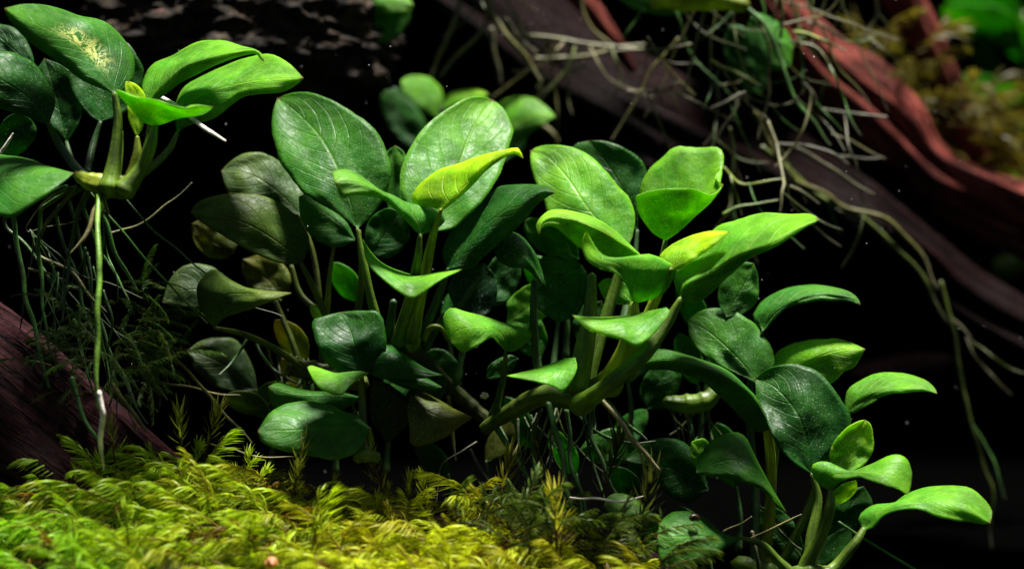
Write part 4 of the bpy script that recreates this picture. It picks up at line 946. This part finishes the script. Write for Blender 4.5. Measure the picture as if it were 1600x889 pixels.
# shaded understorey leaves
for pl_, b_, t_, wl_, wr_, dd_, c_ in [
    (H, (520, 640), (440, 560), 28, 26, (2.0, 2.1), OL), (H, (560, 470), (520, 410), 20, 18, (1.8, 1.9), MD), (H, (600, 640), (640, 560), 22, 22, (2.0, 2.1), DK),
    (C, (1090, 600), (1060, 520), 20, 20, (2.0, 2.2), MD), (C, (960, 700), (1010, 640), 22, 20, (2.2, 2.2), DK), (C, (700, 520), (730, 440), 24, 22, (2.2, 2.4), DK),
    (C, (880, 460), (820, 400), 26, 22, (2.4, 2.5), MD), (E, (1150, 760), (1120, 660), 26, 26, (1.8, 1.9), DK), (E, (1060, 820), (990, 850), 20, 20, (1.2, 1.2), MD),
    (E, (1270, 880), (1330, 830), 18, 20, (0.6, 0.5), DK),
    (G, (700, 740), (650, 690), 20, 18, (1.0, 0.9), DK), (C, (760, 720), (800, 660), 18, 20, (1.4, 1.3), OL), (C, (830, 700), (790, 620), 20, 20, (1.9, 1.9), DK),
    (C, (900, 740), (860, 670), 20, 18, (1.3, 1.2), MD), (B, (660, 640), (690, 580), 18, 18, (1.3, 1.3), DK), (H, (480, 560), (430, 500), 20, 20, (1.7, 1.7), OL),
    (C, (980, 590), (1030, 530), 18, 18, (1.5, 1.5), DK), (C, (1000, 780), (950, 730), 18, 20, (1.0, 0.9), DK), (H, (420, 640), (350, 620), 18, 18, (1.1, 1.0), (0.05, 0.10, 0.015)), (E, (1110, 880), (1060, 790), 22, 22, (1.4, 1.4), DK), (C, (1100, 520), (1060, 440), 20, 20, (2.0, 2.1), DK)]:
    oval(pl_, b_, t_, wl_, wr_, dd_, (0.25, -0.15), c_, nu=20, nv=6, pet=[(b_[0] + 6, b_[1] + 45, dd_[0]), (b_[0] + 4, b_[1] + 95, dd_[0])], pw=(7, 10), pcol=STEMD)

# far right background plant, bright and strongly blurred
Z_ = plant('far_background_plant', 1600, 400, 15, 'strongly blurred bright green plant in the far upper right corner')
rhizome(Z_, [(1560, 420, 15), (1620, 400, 15), (1680, 400, 15)], [34, 40, 30], STEM)
for b, t, wl, wr, dd, c in [((1650, 95), (1560, 38), 34, 30, (16, 15.5), MD), ((1620, 62), (1470, 14), 34, 28, (15.5, 15), MD), ((1610, 152), (1490, 122), 22, 20, (14.5, 14), MD),
                            ((1650, 140), (1590, 30), 30, 30, (15, 15), MD), ((1640, 300), (1565, 272), 20, 18, (14.5, 14), BR), ((1660, 200), (1560, 175), 26, 26, (16.5, 16.5), DK),
                            ((1600, 20), (1470, -20), 30, 30, (16, 16), MD), ((1650, 330), (1570, 340), 18, 18, (15, 15), DK), ((1560, 130), (1525, 60), 16, 16, (16, 16), DK)]:
    oval(Z_, b, t, wl, wr, dd, (0.8, -0.4), c, nu=16, nv=4, pet=[((b[0] + 1640) / 2, (b[1] + 400) / 2, 15.3), (1630, 400, 15)], pw=(12, 14))

# ------------------------------------------------------------------ moss
def frond_template(r, length, nleaf, leaflen, leafw, arch, spread, stem_w=0.02, star=False):
    """one shoot in its own frame: stem runs +X and bows down in Z; leaflets all round. returns verts, faces(list of tri), shade"""
    V, Fc, Sh = [], [], []
    ns = 9
    u = np.linspace(0, 1, ns)
    ang0 = arch[0]; ang1 = arch[1]
    ang = ang0 + (ang1 - ang0) * u
    st = np.zeros((ns, 3)); dl = length / (ns - 1)
    wob = r.normal(0, 0.12)
    for i in range(1, ns):
        st[i] = st[i - 1] + dl * np.array((math.cos(ang[i]), wob * u[i], math.sin(ang[i])))
    for i in range(ns):
        ww = stem_w * (1.1 - 0.7 * u[i])
        for k_ in range(3):
            th = k_ * 2.094
            V.append(st[i] + np.array((0, math.cos(th) * ww, math.sin(th) * ww))); Sh.append((0.35 + 0.2 * u[i], 0.0))
    for i in range(ns - 1):
        for k_ in range(3):
            a0, b0 = i * 3 + k_, i * 3 + (k_ + 1) % 3
            Fc += [(a0, b0, b0 + 3), (a0, b0 + 3, a0 + 3)]
    for j in range(nleaf):
        f = (j + 0.5) / nleaf
        f = 0.15 + 0.85 * f ** 0.5 if star else 0.08 + 0.92 * f
        p = np.array([np.interp(f, u, st[:, q]) for q in range(3)])
        an = np.interp(f, u, ang)
        tx = np.array((math.cos(an), 0, math.sin(an))); up = np.array((-math.sin(an), 0, math.cos(an))); sd = np.array((0, 1.0, 0))
        phi = j * 2.4 + r.normal(0, 0.25)
        if not star: phi = (0.15 + 0.95 * (j % 2)) * math.pi * 0.82 + 0.25 + r.normal(0, 0.45)
        rad = sd * math.cos(phi) + up * math.sin(phi) * 0.75
        rad /= np.linalg.norm(rad)
        op = spread * (1.0 - 0.45 * f) + r.normal(0, 0.12)
        ll = leaflen * (0.65 + 0.55 * math.sin(math.pi * min(1, 0.12 + f * 0.86))) * r.uniform(0.8, 1.2)
        if star: op = spread * (1.05 - 0.35 * f) + r.normal(0, 0.15); ll = leaflen * (0.5 + 0.6 * f) * r.uniform(0.85, 1.2)
        wd = leafw * r.uniform(0.75, 1.25)
        dirv = tx * math.cos(op) + rad * math.sin(op)
        acr = np.cross(dirv, rad); acr /= np.linalg.norm(acr) + 1e-9
        b0 = len(V)
        cur = p.copy(); dv = dirv.copy()
        seg = 4
        prof = (0.7, 1.0, 0.75, 0.4, 0.0)
        for q in range(seg + 1):
            lt = q / seg
            if q < seg:
                V.append(cur + acr * wd * prof[q] * 0.5); V.append(cur - acr * wd * prof[q] * 0.5)
                Sh += [(0.5 + 0.5 * lt, 1.0)] * 2
            else:
                V.append(cur.copy()); Sh.append((1.0, 1.0))
            dv = dv + (rad * -0.10 + np.array((0.02, 0, -0.66)) * (0.3 if star else 1.0)) * 0.8
            dv /= np.linalg.norm(dv)
            cur = cur + dv * ll / seg
        for q in range(seg - 1):
            a0 = b0 + 2 * q
            Fc += [(a0, a0 + 1, a0 + 3), (a0, a0 + 3, a0 + 2)]
        Fc.append((b0 + 2 * (seg - 1), b0 + 2 * (seg - 1) + 1, b0 + 2 * seg))
    return np.array(V), np.array(Fc, dtype=np.int32), np.array(Sh)

def frame_from(xdir, updir):
    x = xdir / np.linalg.norm(xdir)
    z = updir - x * updir.dot(x); z /= np.linalg.norm(z) + 1e-9
    y = np.cross(z, x)
    return np.stack([x, y, z], 1)

def build_fronds(name, inst, temps, parent=None, origin=None):
    """inst: list of (template index, position in metres, 3x3 frame, scale, colour)"""
    vv, ff, cc = [], [], []
    off = 0
    for ti, pos, fr, scl, col in inst:
        v, f, sh = temps[ti]
        vv.append((v * (scl * S)) @ fr.T + pos)
        ff.append(f + off); off += len(v)
        c = np.ones((len(v), 4)); base = np.array(col)
        stemc = np.array((0.12, 0.055, 0.010))
        g = sh[:, :1]; isl = sh[:, 1:]
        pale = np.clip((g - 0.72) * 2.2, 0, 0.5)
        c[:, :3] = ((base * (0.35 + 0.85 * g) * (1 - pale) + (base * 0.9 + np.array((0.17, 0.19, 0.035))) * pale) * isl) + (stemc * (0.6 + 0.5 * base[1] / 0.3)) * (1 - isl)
        cc.append(c)
    vv = np.vstack(vv); ff = np.vstack(ff); cc = np.vstack(cc)
    org = np.zeros(3) if origin is None else np.asarray(origin)
    me = bpy.data.meshes.new(name)
    me.vertices.add(len(vv)); me.vertices.foreach_set('co', (vv - org).astype(np.float32).ravel())
    me.loops.add(ff.size); me.loops.foreach_set('vertex_index', ff.ravel())
    me.polygons.add(len(ff)); me.polygons.foreach_set('loop_start', np.arange(0, ff.size, 3, dtype=np.int32))
    me.polygons.foreach_set('loop_total', np.full(len(ff), 3, dtype=np.int32))
    at = me.color_attributes.new('tint', 'FLOAT_COLOR', 'POINT')
    at.data.foreach_set('color', cc.astype(np.float32).ravel())
    me.polygons.foreach_set('use_smooth', np.ones(len(ff), dtype=bool))
    me.materials.append(M_MOSS)
    me.update(calc_edges=True); me.validate()
    return new_obj(name, me, parent, org)

TOPX = [-300, -100, 0, 60, 120, 200, 300, 400, 450, 520, 600, 660, 720, 800, 860, 930, 1000, 1080, 1200]
TOPY = [815, 788, 778, 765, 746, 738, 742, 764, 778, 788, 794, 800, 815, 828, 858, 880, 905, 930, 960]
def moss_px(x, s):
    """mound surface, s = 0 in front (below the frame) to 1 at its back rim"""
    top = np.interp(x, TOPX, TOPY)
    y = 1010 + (top - 1010) * (s ** 0.9)
    d = -3.6 + 3.3 * s
    b = 16 * noise.noise(Vector((x * 0.011, s * 5, 2.0))) + 13 * noise.noise(Vector((x * 0.026, s * 10, 7.0)))
    return x, y - b, d
nx, nsz = 90, 40
mv, mf = [], []
for j in range(nsz + 6):
    for i in range(nx):
        x = -420 + i * 1560 / (nx - 1)
        if j < nsz:
            q = moss_px(x, j / (nsz - 1)); mv.append(P(*q) - np.array((0, 0, 0.12 * S)))
        else:
            q = moss_px(x, 1.0); p = P(*q); kk = (j - nsz + 1) / 6
            p[1] += kk * 1.2 * S; p[2] = p[2] * (1 - kk ** 1.5) - 0.12 * S; mv.append(p)
for j in range(nsz + 5):
    for i in range(nx - 1):
        mf.append((j * nx + i, j * nx + i + 1, (j + 1) * nx + i + 1, (j + 1) * nx + i))
M_MBASE = plain_material('moss_humus', (0.016, 0.013, 0.003), 0.9, 9.0, 0.6, 0.15)
mb = new_obj('moss_bank', mesh('moss_bank', mv, mf, M_MBASE)); tag(mb, kind='structure')

TEMPS = []
for i in range(8):
    TEMPS.append(frond_template(rng, rng.uniform(0.85, 1.25), 46, 0.34, 0.038, (0.30, -0.65), 1.15, stem_w=0.017))
for i in range(4):    # upright, starry
    TEMPS.append(frond_template(rng, rng.uniform(0.9, 1.2), 34, 0.36, 0.042, (0.25, -0.6), 0.95, star=True))
for i in range(3):    # fine feathery
    TEMPS.append(frond_template(rng, rng.uniform(1.0, 1.5), 54, 0.17, 0.026, (0.3, -0.5), 1.15, stem_w=0.009))

def moss_color(x, y):
    n_ = noise.noise(Vector((x * 0.006, y * 0.01, 1.0))); n2 = noise.noise(Vector((x * 0.02, y * 0.03, 9.0)))
    yel = np.clip(0.5 + (x - 330) / 700 + 0.35 * n_, 0, 1)
    c = np.array((0.21, 0.44, 0.010)) * (1 - yel) + np.array((0.47, 0.53, 0.008)) * yel
    if n2 > 0.12: c = c * 0.6 + np.array((0.26, 0.14, 0.008)) * 0.4
    if x > 800: c = c * (1 - 0.35 * min(1, (x - 800) / 150)) + np.array((0.10, 0.12, 0.015)) * 0.35 * min(1, (x - 800) / 150)  # right end: the plants' shade is mixed into the moss colour
    return c * rng.uniform(0.8, 1.2)

inst = []
cells = [(x_, s_) for x_ in np.arange(-240, 1090, 38) for s_ in list(np.linspace(0.22, 1.0, 17)) + [0.95, 1.0]]
for x_, s_ in cells:
    if x_ > 420 and s_ > 0.84 and rng.random() < 0.5: continue
    x = x_ + rng.uniform(-26, 26); s = float(np.clip(s_ + rng.uniform(-0.035, 0.035), 0.1, 1.0))
    q = moss_px(x, s); pos = P(*q)
    tw = noise.noise(Vector((x * 0.004, s * 3, 4.0)))
    xd = np.array((-0.65 + 0.7 * tw + rng.normal(0, 0.38), -0.25 + rng.normal(0, 0.25), 0.46 + rng.normal(0, 0.16)))
    up = np.array((rng.normal(0, 0.2), -0.55, 1.0))
    ti = int(rng.integers(0, 8)); scl = rng.uniform(0.7, 1.1)
    if s > 0.88 and rng.random() < 0.32:
        xd = np.array((rng.normal(0, 0.4), -0.2 + rng.normal(0, 0.3), 1.0)); up = np.array((rng.normal(0, 0.3), -1.0, 0.2)); ti = int(rng.integers(8, 12)); scl = rng.uniform(0.35, 0.6)
    inst.append((ti, pos, frame_from(xd, up), scl, moss_color(q[0], q[1])))
for k_ in range(700):     # short mixed shoots that break up the rows
    x = rng.uniform(-230, 1000); s = rng.uniform(0.2, 0.98); q = moss_px(x, s)
    xd = np.array((rng.normal(0, 0.8), -0.4 + rng.normal(0, 0.5), 0.5 + rng.normal(0, 0.3))); up = np.array((rng.normal(0, 0.5), -0.6, 1.0))
    cc_ = moss_color(q[0], q[1]) * rng.uniform(0.6, 1.1)
    if rng.random() < 0.25: cc_ = np.array((0.22, 0.13, 0.012)) * rng.uniform(0.5, 1.2)
    inst.append((int(rng.integers(0, 12)), P(*q), frame_from(xd, up), rng.uniform(0.35, 0.65), cc_))
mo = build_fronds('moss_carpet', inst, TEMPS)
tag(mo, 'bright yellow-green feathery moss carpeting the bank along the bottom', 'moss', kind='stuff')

# single sprigs standing clear of the carpet
for x, y, d, lean, scl, col, lab in [
    (283, 728, -0.4, 0.05, 0.95, (0.20, 0.25, 0.03), 'pale star-tipped moss sprig standing at the back rim, left of the oval leaf'),
    (318, 722, -0.3, 0.30, 0.9, (0.24, 0.25, 0.03), 'upright pale moss sprig leaning right, just left of the white root'),
    (180, 722, -0.5, -0.05, 0.7, (0.18, 0.22, 0.03), 'short starry moss sprig beside the white root tip at the left'),
    (48, 745, -0.4, 0.1, 0.9, (0.05, 0.07, 0.03), 'dim greyish moss sprig against the purple log'),
    (762, 812, -0.7, 0.45, 1.15, (0.24, 0.22, 0.02), 'tall yellow moss sprig leaning right below the dark log'),
    (868, 885, -1.6, 0.05, 1.2, (0.36, 0.34, 0.02), 'yellow moss sprig with star tip at the right end of the bright moss'),
    (838, 745, 0.3, 0.1, 0.75, (0.05, 0.08, 0.02), 'dark wispy moss sprig among the shaded roots'),
    (930, 800, -0.3, 0.35, 1.3, (0.06, 0.08, 0.02), 'tall dark moss sprig leaning right beside the small browning leaf'),
    (985, 860, -0.7, 0.3, 1.3, (0.07, 0.09, 0.02), 'arching dark moss sprig in front of the small browning leaf'),
    (452, 800, -0.9, 0.2, 1.0, (0.17, 0.20, 0.03), 'pale tufted moss sprig below the oval leaf over the moss')]:
    pos = P(x, y, d)
    fr = frame_from(np.array((lean, -0.25, 1.0)), np.array((0.2, -1.0, 0.1)))
    o = build_fronds('moss_sprig', [(int(rng.integers(8, 12)), pos, fr, scl, col)], TEMPS, None, pos)
    tag(o, lab, 'moss sprig', 'moss sprigs standing above the carpet')

# wispy moss on the right of the bank, plants' shade put into its dark colour
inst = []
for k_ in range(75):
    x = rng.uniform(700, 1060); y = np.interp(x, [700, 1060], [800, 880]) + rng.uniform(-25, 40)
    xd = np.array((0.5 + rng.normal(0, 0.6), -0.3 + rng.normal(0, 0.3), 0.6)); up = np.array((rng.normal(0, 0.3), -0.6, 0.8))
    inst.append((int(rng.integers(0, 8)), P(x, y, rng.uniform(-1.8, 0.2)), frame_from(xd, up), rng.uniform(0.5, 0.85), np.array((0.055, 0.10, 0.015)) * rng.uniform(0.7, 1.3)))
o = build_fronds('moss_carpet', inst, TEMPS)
tag(o, 'wispy moss among the roots right of the bright moss, shade in its dark olive colour', 'moss', kind='stuff')

# feathery moss tangled in the roots at the left
inst = []
for k_ in range(130):
    a_ = rng.normal(0, 1); b_ = rng.normal(0, 1)
    x = 180 + 55 * a_; y = 545 + 45 * b_ - 0.35 * 55 * a_ * 0.6
    if x > 290 or y > 690 or y < 440: continue
    xd = np.array((0.9 * np.sign(x - 170) + rng.normal(0, 0.7), -0.3 + rng.normal(0, 0.5), 0.1 + rng.normal(0, 0.6))); up = np.array((rng.normal(0, 0.4), -0.5, 1.0))
    inst.append((int(rng.integers(12, 15)), P(x, y, rng.uniform(-0.7, 0.5)), frame_from(xd, up), rng.uniform(0.4, 0.8), np.array((0.055, 0.13, 0.03)) * rng.uniform(0.6, 1.5)))
o = build_fronds('feathery_moss', inst, TEMPS)
tag(o, 'dark green feathery moss tangled in the roots at the left', 'moss', kind='stuff')

# brown moss on the red branch
inst = []
for k_ in range(80):
    u_ = rng.uniform(0, 1)
    x = 1340 + 190 * u_ + rng.normal(0, 28); y = 135 + 120 * u_ + rng.normal(0, 32)
    xd = np.array((0.6 + rng.normal(0, 0.5), -0.3 + rng.normal(0, 0.4), 0.6 + rng.normal(0, 0.5))); up = np.array((rng.normal(0, 0.4), -0.5, 1.0))
    inst.append((int(rng.integers(0, 12)), P(x, y, rng.uniform(10.3, 12)), frame_from(xd, up), rng.uniform(0.9, 1.6), np.array((0.12, 0.095, 0.014)) * rng.uniform(0.5, 1.3)))
o = build_fronds('brown_moss', inst, TEMPS)
tag(o, 'blurred brown orange moss growing behind the red diagonal branch', 'moss', kind='stuff')

# ------------------------------------------------------------------ specks drifting in the water
bm = bmesh.new()
for k_ in range(110):
    p = P(rng.uniform(-50, 1650), rng.uniform(-20, 800), rng.uniform(-1, 5))
    bmesh.ops.create_icosphere(bm, subdivisions=1, radius=rng.uniform(0.004, 0.009) * S * (1.0 if rng.random() < 0.93 else 1.7), matrix=Matrix.Translation(Vector(p)))
me = bpy.data.meshes.new('water_specks'); bm.to_mesh(me); bm.free(); me.materials.append(M_SPECK)
tag(new_obj('water_specks', me), 'tiny white specks drifting in the dark water', 'specks', kind='stuff')
